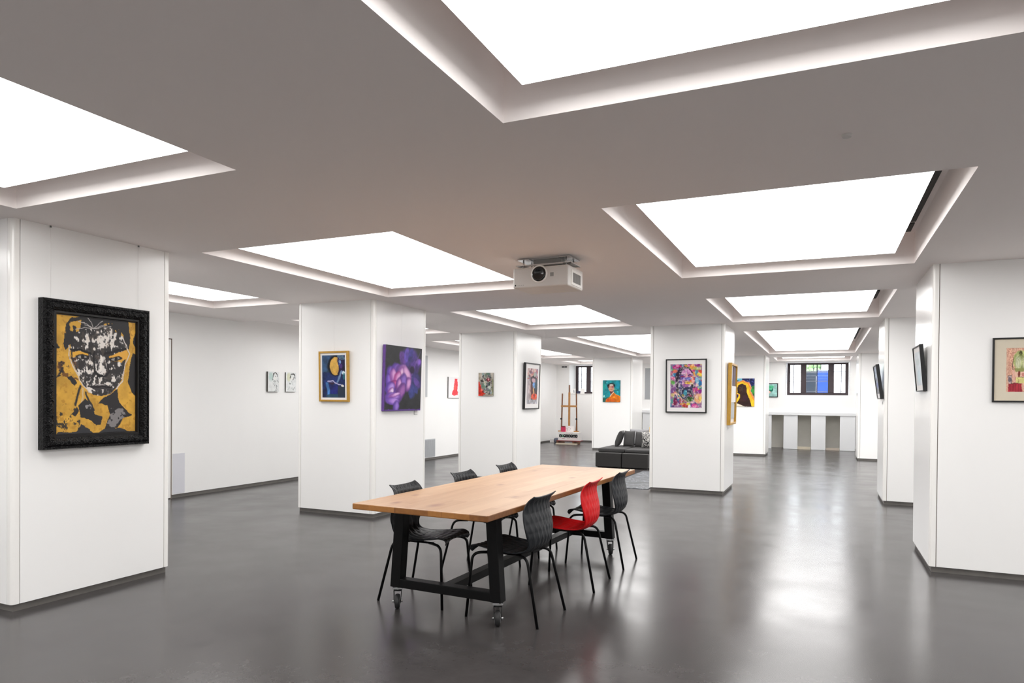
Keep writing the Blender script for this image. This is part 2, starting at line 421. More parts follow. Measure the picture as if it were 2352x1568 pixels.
# ------------------------------------------------------------------ columns
def corner_trim(cx, cy, sx, sy, w=0.048, t=0.014, r=0.022):
    """L-shaped cover with a rounded outer corner at (cx,cy); sx,sy point outwards"""
    pr = [(-w, 0)]
    for k in range(7):
        a = PI / 2 - k * PI / 12
        pr.append((-r + r * math.cos(a), -r + r * math.sin(a)))
    pr += [(0, -w), (-t, -w), (-t, -t), (-w, -t)]
    b = MB(); n = len(pr)
    lo = [b.bm.verts.new((cx + sx * p[0], cy + sy * p[1], ZB)) for p in pr]
    hi = [b.bm.verts.new((cx + sx * p[0], cy + sy * p[1], ZC)) for p in pr]
    for k in range(n):
        f = b.bm.faces.new((lo[k], lo[(k + 1) % n], hi[(k + 1) % n], hi[k]))
        if 0 < k < 7: f.smooth = True
    return b
def column(x0, x1, y0, y1, label):
    t = thing('column', label, 'column', ((x0 + x1) / 2, (y0 + y1) / 2, 0), group='white clad columns')
    hx, hy = (x1 - x0) / 2, (y1 - y0) / 2; w, g, th = 0.048, 0.006, 0.013
    box_obj('core', -hx + th - .001, hx - th + .001, -hy + th - .001, hy - th + .001, ZB + 0.001, ZC, M['gap'], t)
    box_obj('plinth', -hx + 0.02, hx - 0.02, -hy + 0.02, hy - 0.02, 0, ZB, M['plinth'], t)
    q = w + g
    box_obj('cladding_panel', -hx + q, hx - q, -hy, -hy + th, ZB, ZC, M['lacquer'], t)
    box_obj('cladding_panel', -hx + q, hx - q, hy - th, hy, ZB, ZC, M['lacquer'], t)
    box_obj('cladding_panel', -hx, -hx + th, -hy + q, hy - q, ZB, ZC, M['lacquer'], t)
    box_obj('cladding_panel', hx - th, hx, -hy + q, hy - q, ZB, ZC, M['lacquer'], t)
    for sx in (-1, 1):
        for sy in (-1, 1): corner_trim(sx * hx, sy * hy, sx, sy).build('corner_trim', M['trim'], t)
    return t
column(-6.07, -4.896, 2.761, 3.966, 'white clad column carrying the gold and black portrait, nearest at left')
column(-6.062, -4.899, 6.782, 7.958, 'white clad column with the purple flower painting, behind the table')
column(-6.031, -4.889, 10.918, 12.098, 'white clad column with the small red and grey head painting')
column(-6.048, -4.873, 18.86, 20.04, 'white clad column with the teal portrait, behind the sofa')
column(-2.53, -1.376, 10.90, 12.11, 'white clad column with the multicoloured portrait, in the middle')
column(-2.54, -1.362, 18.93, 20.10, 'white clad column with the haloed dark profile painting')
column(0.837, 2.01, 6.794, 7.974, 'white clad column nearest at right, picture frame cut by the image edge')
column(0.777, 1.95, 10.972, 12.10, 'white clad column second in the right-hand row, dark leaning picture on its side')
column(0.778, 1.95, 18.824, 20.0, 'white clad column farthest in the right-hand row, beside the counter')

# ------------------------------------------------------------------ ceiling lights
def light_panel(ck, rk, label):
    x0, x1 = COLS[ck]; y0, y1 = ROWS[rk]; dd = 0.157
    hx, hy = (x1 - x0) / 2 - dd, (y1 - y0) / 2 - dd
    t = thing('ceiling_light', label, 'ceiling light', ((x0 + x1) / 2, (y0 + y1) / 2, ZP), group='square recessed ceiling lights')
    box_obj('housing', -hx, hx, -hy, hy, 0.004, ZT - ZP, M['white_plastic'], t)
    b = MB(); b.box(-hx, hx, -hy, hy, 0.0, 0.0039); b.build('diffuser', M['light'], t)
LAB = {
    ('R', 1): 'largest glowing ceiling panel, cut off by the top edge of the picture',
    ('L', 1): 'glowing ceiling panel above the gold and black portrait, cut by the left edge',
    ('L', 2): 'glowing ceiling panel in front of the purple flower column, left of the projector',
    ('R', 2): 'large glowing ceiling panel over the right aisle, second from the top',
    ('R', 3): 'glowing ceiling panel over the aisle before the multicoloured portrait column',
    ('L', 3): 'glowing ceiling panel behind the projector, above the far table end',
    ('L', 4): 'long glowing ceiling panel above the sofa, partly behind the middle column',
    ('R', 4): 'long glowing ceiling panel at the far end of the right aisle',
    ('R', 5): 'thin sliver of glowing ceiling panel directly over the barred window',
    ('K', 2): 'glowing ceiling panel by the left wall, seen between the first two columns',
    ('K', 3): 'glowing ceiling panel by the left wall above the red shape picture',
    ('K', 4): 'long glowing ceiling panel in the left corner, right of the third column',
    ('K', 5): 'sliver of glowing ceiling panel above the easel window',
    ('L', 5): 'glowing ceiling panel against the back wall behind the teal portrait column'}
for ck in COLS:
    for rk in range(len(ROWS)):
        light_panel(ck, rk, LAB.get((ck, rk), {0: 'glowing ceiling panel behind the viewpoint, outside the picture'}.get(rk, 'glowing ceiling panel beyond the right-hand columns, hidden by them') if (rk == 0 or ck == 'Q') else 'glowing ceiling panel near the left wall, outside the picture'))

def air_slot(y0, y1, label):
    tag(box_obj('air_slot', 0.603, 0.648, y0, y1, ZT - 0.012, ZT, M['dark_slot']), label, 'air vent')
air_slot(4.1, 6.24, 'long dark air slot inside the second recess over the right aisle')
air_slot(6.31, 6.59, 'short dark air slot at the far end of the second recess')
air_slot(8.2, 9.9, 'long dark air slot inside the recess before the multicoloured portrait column')
air_slot(9.98, 10.7, 'short dark air slot at the end of the third recess')
air_slot(12.4, 17.44, 'thin dark air slot along the far long ceiling recess')

# ------------------------------------------------------------------ windows
def window(n, x0, y, z0):
    t = bpy.data.objects.new('window_%d' % n, None); C.objects.link(t); t.location = (x0, y, z0); struct(t)
    H, W, D = HEAD - z0, 1.71, 0.07
    def bx(nm, m, *q): box_obj(nm, *q, m, t)
    b = MB()
    for a, c in ((0, .09), (1.62, W)): b.box(a, c, 0, D, 0, H)
    b.box(.09, 1.62, 0, D, 0, .08); b.box(.09, 1.62, 0, D, H - .05, H)
    b.build('frame', M['brown_frame'], t)
    for a, c in ((.39, .545), (1.15, 1.315)): bx('mullion', M['brown_frame'], a, c, -.02, D, .08, H - .05)
    bx('meeting_stile', M['brown_frame'], .832, .858, .01, D - .01, .08, H - .05)
    b = MB()
    for z in (.43, .71):
        b.box(.09, .39, .025, .045, z - .008, z + .008); b.box(.545, 1.15, .025, .045, z - .008, z + .008); b.box(1.315, 1.62, .025, .045, z - .008, z + .008)
    for x in (.195, 1.51): b.box(x - .011, x + .011, .02, .05, .08, H - .05)
    for x in (.745, .945): b.box(x - .008, x + .008, .02, .05, .71, H - .05)
    b.box(.10, .38, .02, .05, .10, .115); b.box(1.325, 1.61, .02, .05, .10, .115); b.box(.56, 1.14, .02, .05, .10, .118)
    b.build('glazing_bars', M['muntin'], t)
    for a, c in ((.09, .39), (.545, .832), (.858, 1.15), (1.315, 1.62)):
        bx('pane', M['glass'], a, c, .033, .037, .08, H - .05)
window(1, W1[0] + 0.012, 22.78, SILL)
window(2, W2[0], 22.78, SILL)
struct(box_obj('trim_4', W2[0], W2[1], YB - 0.02, 22.78, SILL, SILL + 0.012, M['trim']))

# outside the windows
struct(box_obj('trim_5', -12, 6, 23.0, 40, 1.30, 1.40, M['asphalt']))
tag(box_obj('site_board', -0.22, 0.20, 25.0, 25.06, 1.40, 2.47, M['blue_board']), 'blue board standing outside the barred window, right half', 'board')
tag(box_obj('site_board', -0.63, -0.225, 25.0, 25.06, 1.40, 2.44, M['teal_board']), 'dark teal board standing outside the barred window, left half', 'board')
b = MB()
for k in range(90):
    x, z = random.uniform(-0.66, -0.1), random.uniform(2.3, 2.66)
    r = random.uniform(.03, .07); b.box(x - r, x + r, 25.2 + random.uniform(0, .3), 25.3 + random.uniform(0, .3), z - r, z + r, M4=None)
b.box(-0.5, -0.3, 25.25, 25.45, 1.4, 2.4)
hd = b.build('hedge', M['hedge'], bevel=0.012, seg=1); tag(hd, 'pale green hedge showing above the dark board outside the window', 'hedge')

# ------------------------------------------------------------------ counter along the back wall
t = thing('counter', 'long white ledge counter on white panels below the barred window', 'counter', (-2.33, 22.3, 0))
box_obj('ledge', -3.19, 3.19, -0.2, -0.101, 1.02, 1.10, M['counter_white'], t)
for x0, x1 in ((-1.81, -1.42), (-1.08, -.69), (-.32, .07), (.45, .85), (-2.58, -2.19), (-3.35, -2.96), (-4.12, -3.73), (-5.37, -4.90)):
    box_obj('support_panel', x0 + 2.33, x1 + 2.33, -0.17, -0.101, 0.006, 1.02, M['counter_white'], t)

# flat cover panels and grilles on the walls
tag(box_obj('wall_panel', XL, XL + 0.004, 6.83, 7.03, 0.06, 0.63, M['pale_blue_panel']), 'pale bluish cover panel low on the left wall beside the first column', 'wall panel')
g = MB(); g.box(XL, XL + 0.006, 13.3, 14.03, 0.06, 0.485)
for k in range(28): g.box(XL + 0.006, XL + 0.012, 13.32 + k * 0.025, 13.333 + k * 0.025, 0.08, 0.465)
tag(g.build('vent_grille', M['pale_grey_panel']), 'grey ribbed vent grille low on the left wall between second and third column', 'vent grille')
tag(box_obj('wall_panel', XL, XL + 0.03, 13.0, 13.62, 1.47, 2.42, M['pale_grey_panel']), 'tall pale grey panel high on the left wall beside the purple painting', 'wall panel')
tag(box_obj('wall_panel', -5.31, -5.14, 22.185, 22.2, 1.46, 2.47, M['shade_glass']), 'narrow grey panel high on the back wall above the sofa', 'wall panel')
v = MB(); v.box(-8.17, -8.09, YB - 0.03, YB, 2.52, 2.56); v.box(-8.07, -7.99, YB - 0.03, YB, 2.52, 2.56)
tag(v.build('wall_vent', M['ink']), 'pair of small black slots high in the far left corner', 'wall vent')
s = MB(); s.lathe([(0, .022), (.012, .018)], (0.081, 3.355, ZC), (0, 0, -1)); tag(s.build('ceiling_sensor', M['white_plastic']), 'tiny round cap on the bare ceiling below the largest light', 'sensor')

# ================================================================== TABLE
tb = thing('table', 'long oak-topped table on black steel frame with casters', 'table', (-2.243, 5.157, 0), (0, 0, math.radians(-1.95)))
b = MB(); HL, HW = 1.53, 0.505
b.box(-HW, HW, -HL, HL, 0.72, 0.76)
top = b.build('tabletop', [M['oak'], M['oak_edge']], tb, bevel=0.006, seg=2)
for p in top.data.polygons:
    p.material_index = 0 if abs(p.normal.z) > 0.9 else 1
def leg(sx, y):
    q = MB(); t, bt, w = 0.352, 0.392, 0.0385
    x0, x1 = sx * t, sx * bt
    q.hexa([(x1 - w, y - w, .145), (x1 + w, y - w, .145), (x1 + w, y + w, .145), (x1 - w, y + w, .145),
            (x0 - w, y - w, .72), (x0 + w, y - w, .72), (x0 + w, y + w, .72), (x0 - w, y + w, .72)])
    return q.build('leg', M['black_steel'], tb, bevel=0.004)
def caster(x, y, ang):
    c = bpy.data.objects.new('caster', None); C.objects.link(c); c.parent = tb; c.location = (x, y, 0); c.rotation_euler = (0, 0, ang)
    q = MB(); q.box(-.034, .034, -.042, .042, .133, .145); q.lathe([(0, .024), (.012, .024)], (0, 0, .121), (0, 0, 1)); q.build('mounting_plate', M['chrome'], c, bevel=.001)
    q = MB()
    for sx in (-1, 1):
        q.hexa([(sx * .022 - .002, -.052, .040), (sx * .022 + .002, -.052, .040), (sx * .022 + .002, -.018, .040), (sx * .022 - .002, -.018, .040),
                (sx * .026 - .002, -.034, .122), (sx * .026 + .002, -.034, .122), (sx * .026 + .002, .03, .122), (sx * .026 - .002, .03, .122)])
    q.box(-.028, .028, -.034, .03, .119, .124); q.build('fork', M['black_steel'], c)
    q = MB(); q.lathe([(-.017, .038), (-.015, .046), (-.008, .05), (.008, .05), (.015, .046), (.017, .038)], (0, -.035, .05), (1, 0, 0), 30); q.build('wheel', M['rubber'], c)
    q = MB(); q.lathe([(-.0185, .030), (.0185, .030)], (0, -.035, .05), (1, 0, 0), 24); q.build('hub', M['hub'], c)
    q = MB(); q.lathe([(-.036, .007), (.036, .007)], (0, -.035, .05), (1, 0, 0), 12); q.build('axle', M['chrome'], c)
NY, FY = -1.175, 1.10
for y, a1, a2 in ((NY, .56, .45), (FY, .9, .5)):
    for sx, a in ((-1, a1), (1, a2)):
        leg(sx, y); caster(sx * .392, y, a)
    box_obj('crossbar', -.36, .36, y - .0375, y + .0375, .147, .207, M['black_steel'], tb, bevel=.003)
    box_obj('top_rail', -.33, .33, y - .035, y + .035, .66, .72, M['black_steel'], tb)
box_obj('stretcher', -.0375, .0375, NY + .03, FY - .03, .15, .205, M['black_steel'], tb, bevel=.003)

# ================================================================== CHAIRS
PROF = [(.205, .452), (.213, .459), (.205, .465), (.17, .466), (.10, .457), (.03, .447), (-.05, .440), (-.12, .440), (-.175, .452), (-.216, .482), (-.237, .53), (-.236, .59), (-.222, .66), (-.211, .725), (-.215, .775), (-.238, .815)]
WID = [.162, .175, .182, .197, .206, .208, .203, .190, .176, .172, .184, .206, .212, .200, .180, .168]
def catmull(pts, n):
    pts = np.array(pts, float); P = np.vstack([2 * pts[0] - pts[1], pts, 2 * pts[-1] - pts[-2]])
    seg = np.linalg.norm(np.diff(pts[:, :2], axis=0), axis=1); cum = np.concatenate([[0], np.cumsum(seg)]); out = []
    for s in np.linspace(0, cum[-1], n):
        k = min(int(np.searchsorted(cum, s, side='right')) - 1, len(pts) - 2); t = (s - cum[k]) / max(seg[k], 1e-9)
        p0, p1, p2, p3 = P[k], P[k + 1], P[k + 2], P[k + 3]
        out.append(.5 * ((2 * p1) + (-p0 + p2) * t + (2 * p0 - 5 * p1 + 4 * p2 - p3) * t * t + (-p0 + 3 * p1 - 3 * p2 + p3) * t ** 3))
    return np.array(out), cum[-1]
def shell_mesh(m):
    NS, NW = 150, 61
    pr, total = catmull([(x, z, w) for (x, z), w in zip(PROF, WID)], NS)
    tang = np.gradient(pr[:, :2], axis=0); tang /= np.linalg.norm(tang, axis=1)[:, None]
    nor = np.stack([tang[:, 1], -tang[:, 0]], 1)          # points to the sitter's side
    if nor[60, 1] < 0: nor = -nor
    verts, th = [], .0075
    tri = lambda v: abs((v % 1.0) * 2 - 1)
    top, bot = [], []
    for i in range(NS):
        s = i / (NS - 1) * total; x, z, w = pr[i]
        back = max(0, min(1, (s - .44) / .08)); up = max(0, (s - .70) / .12)
        for j in range(NW):
            v = -1 + 2 * j / (NW - 1); yy = v * w
            curl = (.030 * (1 - back) * .6 + .034 * back) * abs(v) ** 2.4
            curl *= (1 - 1.5 * min(1, up) ** 1.5)                      # corners of the back flare out backwards
            lift = .020 * min(1, up) ** 2 * abs(v) ** 3
            px, pz = x + nor[i, 0] * curl, z + nor[i, 1] * curl + lift
            q = yy / .050; r = s / .125
            d = min(tri(q + r), tri(q - r)); e = max(0, min(1, min(s, total - s) / .02)) * max(0, min(1, (1 - abs(v)) / .06))
            d = (d - .35) * .0082 * e
            dz = -0.012 * max(0, 1 - s / .06) * abs(v) ** 3
            top.append((px + nor[i, 0] * (d), yy, pz + nor[i, 1] * d + dz)); bot.append((px + nor[i, 0] * (d - th), yy, pz + nor[i, 1] * (d - th) + dz))
    verts = top + bot; N = NS * NW; faces = []
    for i in range(NS - 1):
        for j in range(NW - 1):
            a, b2, c, d2 = i * NW + j, i * NW + j + 1, (i + 1) * NW + j + 1, (i + 1) * NW + j
            faces.append((a, b2, c, d2)); faces.append((N + d2, N + c, N + b2, N + a))
    for j in range(NW - 1):
        faces.append((j + 1, j, N + j, N + j + 1)); k = (NS - 1) * NW + j; faces.append((k, k + 1, N + k + 1, N + k))
    for i in range(NS - 1):
        k, k2 = i * NW, (i + 1) * NW; faces.append((k, k2, N + k2, N + k)); k += NW - 1; k2 += NW - 1; faces.append((k2, k, N + k, N + k2))
    return verts, faces
PROF = [(x + .036, z) for x, z in PROF]
SV, SF = shell_mesh(None)
def make_chair(m, label, loc, rz):
    t = thing('chair', label, 'chair', loc, (0, 0, rz), 'quilted plastic shell chairs around the table')
    o = mesh_obj('seat_shell', SV, SF, m, t, smooth=True)
    for sy in (-1, 1):
        for foot, bend, inn in (((.262, .222), (.232, .192), (.10, .125)), ((-.262, .222), (-.165, .180), (-.06, .125))):
            f = Vector((foot[0], sy * foot[1], .001)); k = Vector((bend[0], sy * bend[1], .428)); e = Vector((inn[0], sy * inn[1], .428))
            p1 = k + (f - k) * .12; p2 = k + (e - k) * .45
            q = MB(); q.tube([f, *arc(p1, k, p2, 7), e], .0095, 10); q.build('leg', M['black_steel'], t)
    q = MB(); q.box(-.09, .13, -.135, -.11, .424, .433); q.box(-.09, .13, .11, .135, .424, .433); q.box(-.02, .02, -.135, .135, .423, .431)
    q.build('seat_bracket', M['black_steel'], t)
    return t
ch = make_chair(M['black_plastic'], 'black quilted chair nearest at left, tucked behind the near left table leg', (-2.625, 4.285, 0), math.radians(0.5))
dup(ch, 'black quilted chair, middle one along the far side of the table', (-2.64, 5.20, 0), (0, 0, math.radians(-2)))
dup(ch, 'black quilted chair, last along the far side of the table', (-2.60, 5.995, 0), (0, 0, math.radians(-1)))
dup(ch, 'black quilted chair nearest at right, in front of the red chair', (-1.875, 4.225, 0), (0, 0, PI - math.radians(3)))
dup(ch, 'black quilted chair at the far right table corner, behind the red chair', (-1.795, 5.92, 0), (0, 0, PI))
make_chair(M['red_plastic'], 'single bright red quilted chair on the right side of the table', (-1.815, 5.14, 0), PI + math.radians(1))

# ================================================================== PROJECTOR
pj = thing('projector', 'white ceiling projector with round black lens, hanging above the table', 'projector', (-2.115, 5.19, 2.44), (0, 0, math.radians(-1)))
b = MB(); b.box(-.245, .245, 0, .35, -.076, .092)
body = b.build('body', M['white_plastic'], pj, bevel=.014, seg=3)
b = MB(); b.lathe([(0, .074), (.012, .072), (.014, .063)], (-.008, .004, .030), (0, -1, 0), 40); b.build('lens_ring', M['trim'], pj)
b = MB(); b.lathe([(0, .062), (.004, .062), (.012, .058), (.0125, .042), (.006, .036), (.0061, .001)], (-.008, -.004, .030), (0, -1, 0), 40); b.build('lens', M['lens_black'], pj)
b = MB(); b.box(.244, .251, .06, .30, -.06, .06)
fr = b.build('side_vent', M['trim'], pj)
b = MB(); b.box(.250, .253, .09, .27, -.04, .04)
for k in range(14): b.box(.252, .255, .093 + k * .0125, .098 + k * .0125, -.038, .038)
b.build('grille', M['grey_mesh'], fr)
box_obj('sensor_window', .088, .118, -.0015, .002, .005, .036, M['grey_mesh'], pj)
b = MB(); b.lathe([(0, .007), (.004, .006)], (-.222, .001, -.052), (0, -1, 0), 16); b.build('indicator_button', M['lens_black'], pj)
for k in range(4):
    b = MB(); b.lathe([(0, .003), (.002, .003)], (-.198 + k * .016, .001, -.052), (0, -1, 0), 10); b.build('indicator_light', M['grey_mesh'], pj)
b = MB(); b.box(-.235, .235, .07, .095, .118, .128); b.box(-.235, .235, .25, .275, .118, .128)
b.box(-.245, -.17, .05, .29, .118, .124); b.box(.17, .245, .05, .29, .118, .124)
mt = b.build('mounting_frame', M['white_plastic'], pj)
b = MB(); b.box(-.21, .21, .10, .26, .172, .184); b.box(-.235, -.13, .06, .30, .168, .176); b.box(.13, .235, .06, .30, .168, .176)
b.build('ceiling_plate', M['chrome'], pj)
b = MB(); b.box(-.12, .13, .13, .22, .126, .172); b.build('mount_core', M['grey_mesh'], pj)
for sx in (-1, 1):
    for y in (.09, .26):
        b = MB(); b.cyl((sx * .19, y, .09), (sx * .19, y, .176), .006, 10); b.build('mount_leg', M['chrome'], pj)

# ================================================================== SOFA AND CUSHIONS
sf = thing('sofa', 'low dark grey modular sofa behind the middle column', 'sofa', (-3.845, 14.03, 0))
box_obj('base_block', -.57, -.006, 0, 1.30, .012, .32, M['sofa'], sf, bevel=.018, seg=3)
box_obj('base_block', .006, .56, 0, 1.30, .012, .32, M['sofa'], sf, bevel=.018, seg=3)
box_obj('seat_pad', -.55, .02, .13, 1.28, .32, .405, M['cushion'], sf, bevel=.028, seg=3)
box_obj('seat_pad', .03, .56, .13, 1.28, .32, .395, M['cushion'], sf, bevel=.028, seg=3)
for x in (-.5, -.06, .06, .5):
    for y in (.08, 1.22): box_obj('foot', x - .03, x + .03, y - .03, y + .03, 0, .014, M['rubber'], sf)

def pillow(label, loc, w, h, th, lean, rz, m, name='cushion'):
    n = 22; verts, faces = [], []
    for side in (1, -1):
        for i in range(n + 1):
            for j in range(n + 1):
                u, v = -1 + 2 * i / n, -1 + 2 * j / n
                k = max(0, (1 - abs(u) ** 3.2)) ** .5 * max(0, (1 - abs(v) ** 3.2)) ** .5
                sh = 1 - .06 * (1 - abs(u) ** 2) * abs(v) ** 6; sh2 = 1 - .06 * (1 - abs(v) ** 2) * abs(u) ** 6
                verts.append((u * w / 2 * sh2, side * (th / 2 * k), v * h / 2 * sh + h / 2))
    N = (n + 1) ** 2
    for i in range(n):
        for j in range(n):
            a, b2, c, d2 = i * (n + 1) + j, (i + 1) * (n + 1) + j, (i + 1) * (n + 1) + j + 1, i * (n + 1) + j + 1
            faces.append((a, b2, c, d2)); faces.append((N + d2, N + c, N + b2, N + a))
    o = mesh_obj(name, verts, faces, m, smooth=True)
    bmm = bmesh.new(); bmm.from_mesh(o.data); bmesh.ops.remove_doubles(bmm, verts=bmm.verts[:], dist=1e-5); bmesh.ops.recalc_face_normals(bmm, faces=bmm.faces[:]); bmm.to_mesh(o.data); bmm.free()
    o.location = loc; o.rotation_euler = (lean, 0, rz)
    return tag(o, label, 'cushion', 'cushions piled on the sofa')
pillow('charcoal cushion at the left end of the sofa, leaning to the right', (-4.18, 14.86, .41), .36, .37, .13, math.radians(-20), math.radians(-84), M['cushion'])
pillow('charcoal cushion standing second from the left on the sofa', (-3.90, 14.80, .41), .25, .36, .12, math.radians(-14), math.radians(-6), M['cushion'])
pillow('charcoal cushion third from the left, beside the patterned one', (-3.675, 14.84, .40), .19, .355, .12, math.radians(-14), math.radians(-6), M['cushion'])
pillow('black cushion with white scribble print at the right end of the sofa', (-3.45, 14.70, .40), .26, .36, .13, math.radians(-16), math.radians(12), M['bw_print'])
pillow('bright yellow cushion peeking out above the black and white one', (-3.38, 15.05, .42), .24, .43, .12, math.radians(-12), math.radians(10), M['yellow'])
pillow('grey cushion lying behind the dark cushions', (-3.76, 15.10, .41), .44, .40, .12, math.radians(-20), 0, M['pale_cushion'])
sheen = box_obj('floor_sheen', -3.3, -2.56, 10.95, 13.72, 0, .008, M['floor_sheen']); tag(sheen, 'thin dark sheet painted with pale swirls of floor reflection beside the middle column', 'floor_sheen')  # thin added sheet that carries the painted floor reflection

# ================================================================== EASEL CORNER
ez = thing('easel', 'tall wooden studio easel standing in the far left corner', 'easel', (-7.50, 21.0, 0))
box_obj('mast', -.028, .028, -.02, .02, .42, 1.66, M['beech'], ez)
box_obj('mast_head', -.02, .02, -.014, .014, 1.66, 1.90, M['walnut'], ez)
for sx in (-1, 1):
    q = MB(); q.hexa([(sx * .27 - .018, -.02, .10), (sx * .27 + .018, -.02, .10), (sx * .27 + .018, .02, .10), (sx * .27 - .018, .02, .10),
                      (sx * .24 - .018, -.02, 1.62), (sx * .24 + .018, -.02, 1.62), (sx * .24 + .018, .02, 1.62), (sx * .24 - .018, .02, 1.62)])
    q.build('side_post', M['walnut'], ez)
    q = MB(); q.lathe([(0, .03), (.03, .03)], (sx * .26, -.02, .80), (0, -1, 0), 12); q.build('clamp_knob', M['ink'], ez)
    box_obj('foot', sx * .27 - .03, sx * .27 + .03, -.35, .25, 0.0, .10, M['walnut'], ez)
box_obj('top_bar', -.27, .27, -.045, -.02, 1.18, 1.24, M['beech'], ez)
box_obj('base_bar', -.27, .27, .12, .16, .10, .15, M['walnut'], ez)
box_obj('canvas_tray', -.34, .34, -.12, -.02, .385, .42, M['beech'], ez)
b = MB(); b.tube([(.24, .02, .78), (.15, .20, .15)], .012, 8); b.build('strut', M['walnut'], ez)

ct = thing('carton', 'white carton with a row of black print on the easel base', 'box', (-7.39, 20.79, .12))
box_obj('carton_body', -.36, .36, -.13, .075, 0, .264, M['card'], ct)
q = MB()
for k, (cx, r) in enumerate(((-.28, .036), (-.205, .03), (-.135, .036), (-.06, .036), (.02, .036), (.10, .036), (.18, .034), (.255, .036))):
    n = 20; sxk = 1.25
    vs = [q.bm.verts.new((cx + sxk * r * math.copysign(abs(math.cos(2 * PI * i / n)) ** .55, math.cos(2 * PI * i / n)), -.1315, .145 + 1.45 * r * math.copysign(abs(math.sin(2 * PI * i / n)) ** .6, math.sin(2 * PI * i / n)))) for i in range(n)]
    vi = [q.bm.verts.new((cx + (.12 + .06 * (k % 3)) * r * (1 if k % 2 else 2) * math.cos(2 * PI * i / n), -.1315, .145 + (k % 3 - 1) * .008 + (.5 - .14 * (k % 3)) * r * math.sin(2 * PI * i / n))) for i in range(n)]
    for i in range(n):
        f = q.bm.faces.new((vs[i], vs[(i + 1) % n], vi[(i + 1) % n], vi[i])); f.material_index = 1 if k == 1 else 0
q.build('front_print', [M['ink'], M['ink_green']], ct)
for q_ in ((-.23, -.13, .055, .068), (-.06, .05, .058, .064), (.1, .3, .060, .066), (-.1, .14, .232, .240)):
    box_obj('print_line', q_[0], q_[1], -.1318, -.1302, q_[2], q_[3], M['ink_red'], ct)
tag(box_obj('board', -7.79, -7.0, 20.60, 20.94, .10, .12, M['red_dark']), 'dark red board lying across the easel feet under the white carton', 'board')
tag(box_obj('plank', -7.78, -7.08, 20.52, 20.63, 0.0, .035, M['mat_cream']), 'pale plank on the floor in front of the easel', 'plank')
tag(box_obj('paint_pack', -7.67, -7.53, 20.70, 20.78, .39, .54, M['pink'], bevel=.01), 'pink packet with dark top standing on the white carton', 'packet')
tag(box_obj('packet_lid', -7.66, -7.54, 20.71, 20.77, .54, .575, M['red_dark']), 'dark red lid on the pink packet', 'lid')
cd = thing('sketch_card', 'white card with a faint sketch leaning on the easel mast', 'card', (-7.46, 20.86, .39), (math.radians(-8), 0, 0))
box_obj('sheet', -.155, .165, -.004, .004, 0, .19, M['card'], cd)
q = MB()
for k in range(9):
    a = k * 1.3; q.box(-.02 + .06 * math.cos(a), .0 + .06 * math.cos(a), -.0052, -.0042, .085 + .045 * math.sin(a), .098 + .045 * math.sin(a))
q.build('drawing', M['grey_mesh'], cd)
b = MB(); b.box(-.13, .13, -.12, .12, 0, .16); o = b.build('bag', M['grey_cloth'], bevel=.05, seg=3, loc=(-7.945, 21.2, 0)); tag(o, 'slumped blue grey bag on the floor left of the carton', 'bag')
o = box_obj('white_box', -8.28, -8.09, 21.3, 21.5, 0, .11, M['card']); tag(o, 'small white box on the floor against the left wall corner', 'box')
# window sill
tag(box_obj('sill_box', -7.735, -7.60, 22.42, 22.50, SILL + .012, SILL + .105, M['navy']), 'small navy box on the sill of the easel window', 'box')
def sill_card(x0, x1, z, lab, marks):
    t = thing('card', lab, 'card', ((x0 + x1) / 2, 22.36, SILL + .0125), (math.radians(-9), 0, 0)); hw = (x1 - x0) / 2
    box_obj('sheet', -hw, hw, -.002, .002, 0, z, M['card'], t)
    if marks:
        q = MB(); q.box(-hw * .5, hw * .3, -.003, -.002, z * .3, z * .75); q.box(-hw * .2, hw * .5, -.003, -.002, z * .15, z * .5); q.build('picture', M['pale_grey_panel'], t)
sill_card(-7.99 + .1, -7.77, .17, 'white card with a grey picture at the left of the sill', True)
sill_card(-7.59, -7.44, .18, 'blank white card at the right of the navy box on the sill', False)

# ================================================================== PICTURES
def fbm(w, h, sx, sy, seed, octv=4):
    """smooth value noise in 0..1, sx/sy cells across the canvas"""
    rng = np.random.default_rng(seed); out = np.zeros((h, w)); amp, tot = 1.0, 0.0
    for o in range(octv):
        gx, gy = max(2, int(sx * 2 ** o)), max(2, int(sy * 2 ** o))
        g = rng.random((gy + 2, gx + 2)); X = np.linspace(0, gx, w); Y = np.linspace(0, gy, h)
        xi, yi = np.minimum(X.astype(int), gx - 1), np.minimum(Y.astype(int), gy - 1); fx, fy = X - xi, Y - yi
        fx, fy = fx * fx * (3 - 2 * fx), fy * fy * (3 - 2 * fy)
        a = g[np.ix_(yi, xi)] * (1 - fx) + g[np.ix_(yi, xi + 1)] * fx
        b = g[np.ix_(yi + 1, xi)] * (1 - fx) + g[np.ix_(yi + 1, xi + 1)] * fx
        out += amp * (a * (1 - fy[:, None]) + b * fy[:, None]); tot += amp; amp *= .55
    out /= tot; return np.clip((out - .5) * 1.9 + .5, 0, 1)

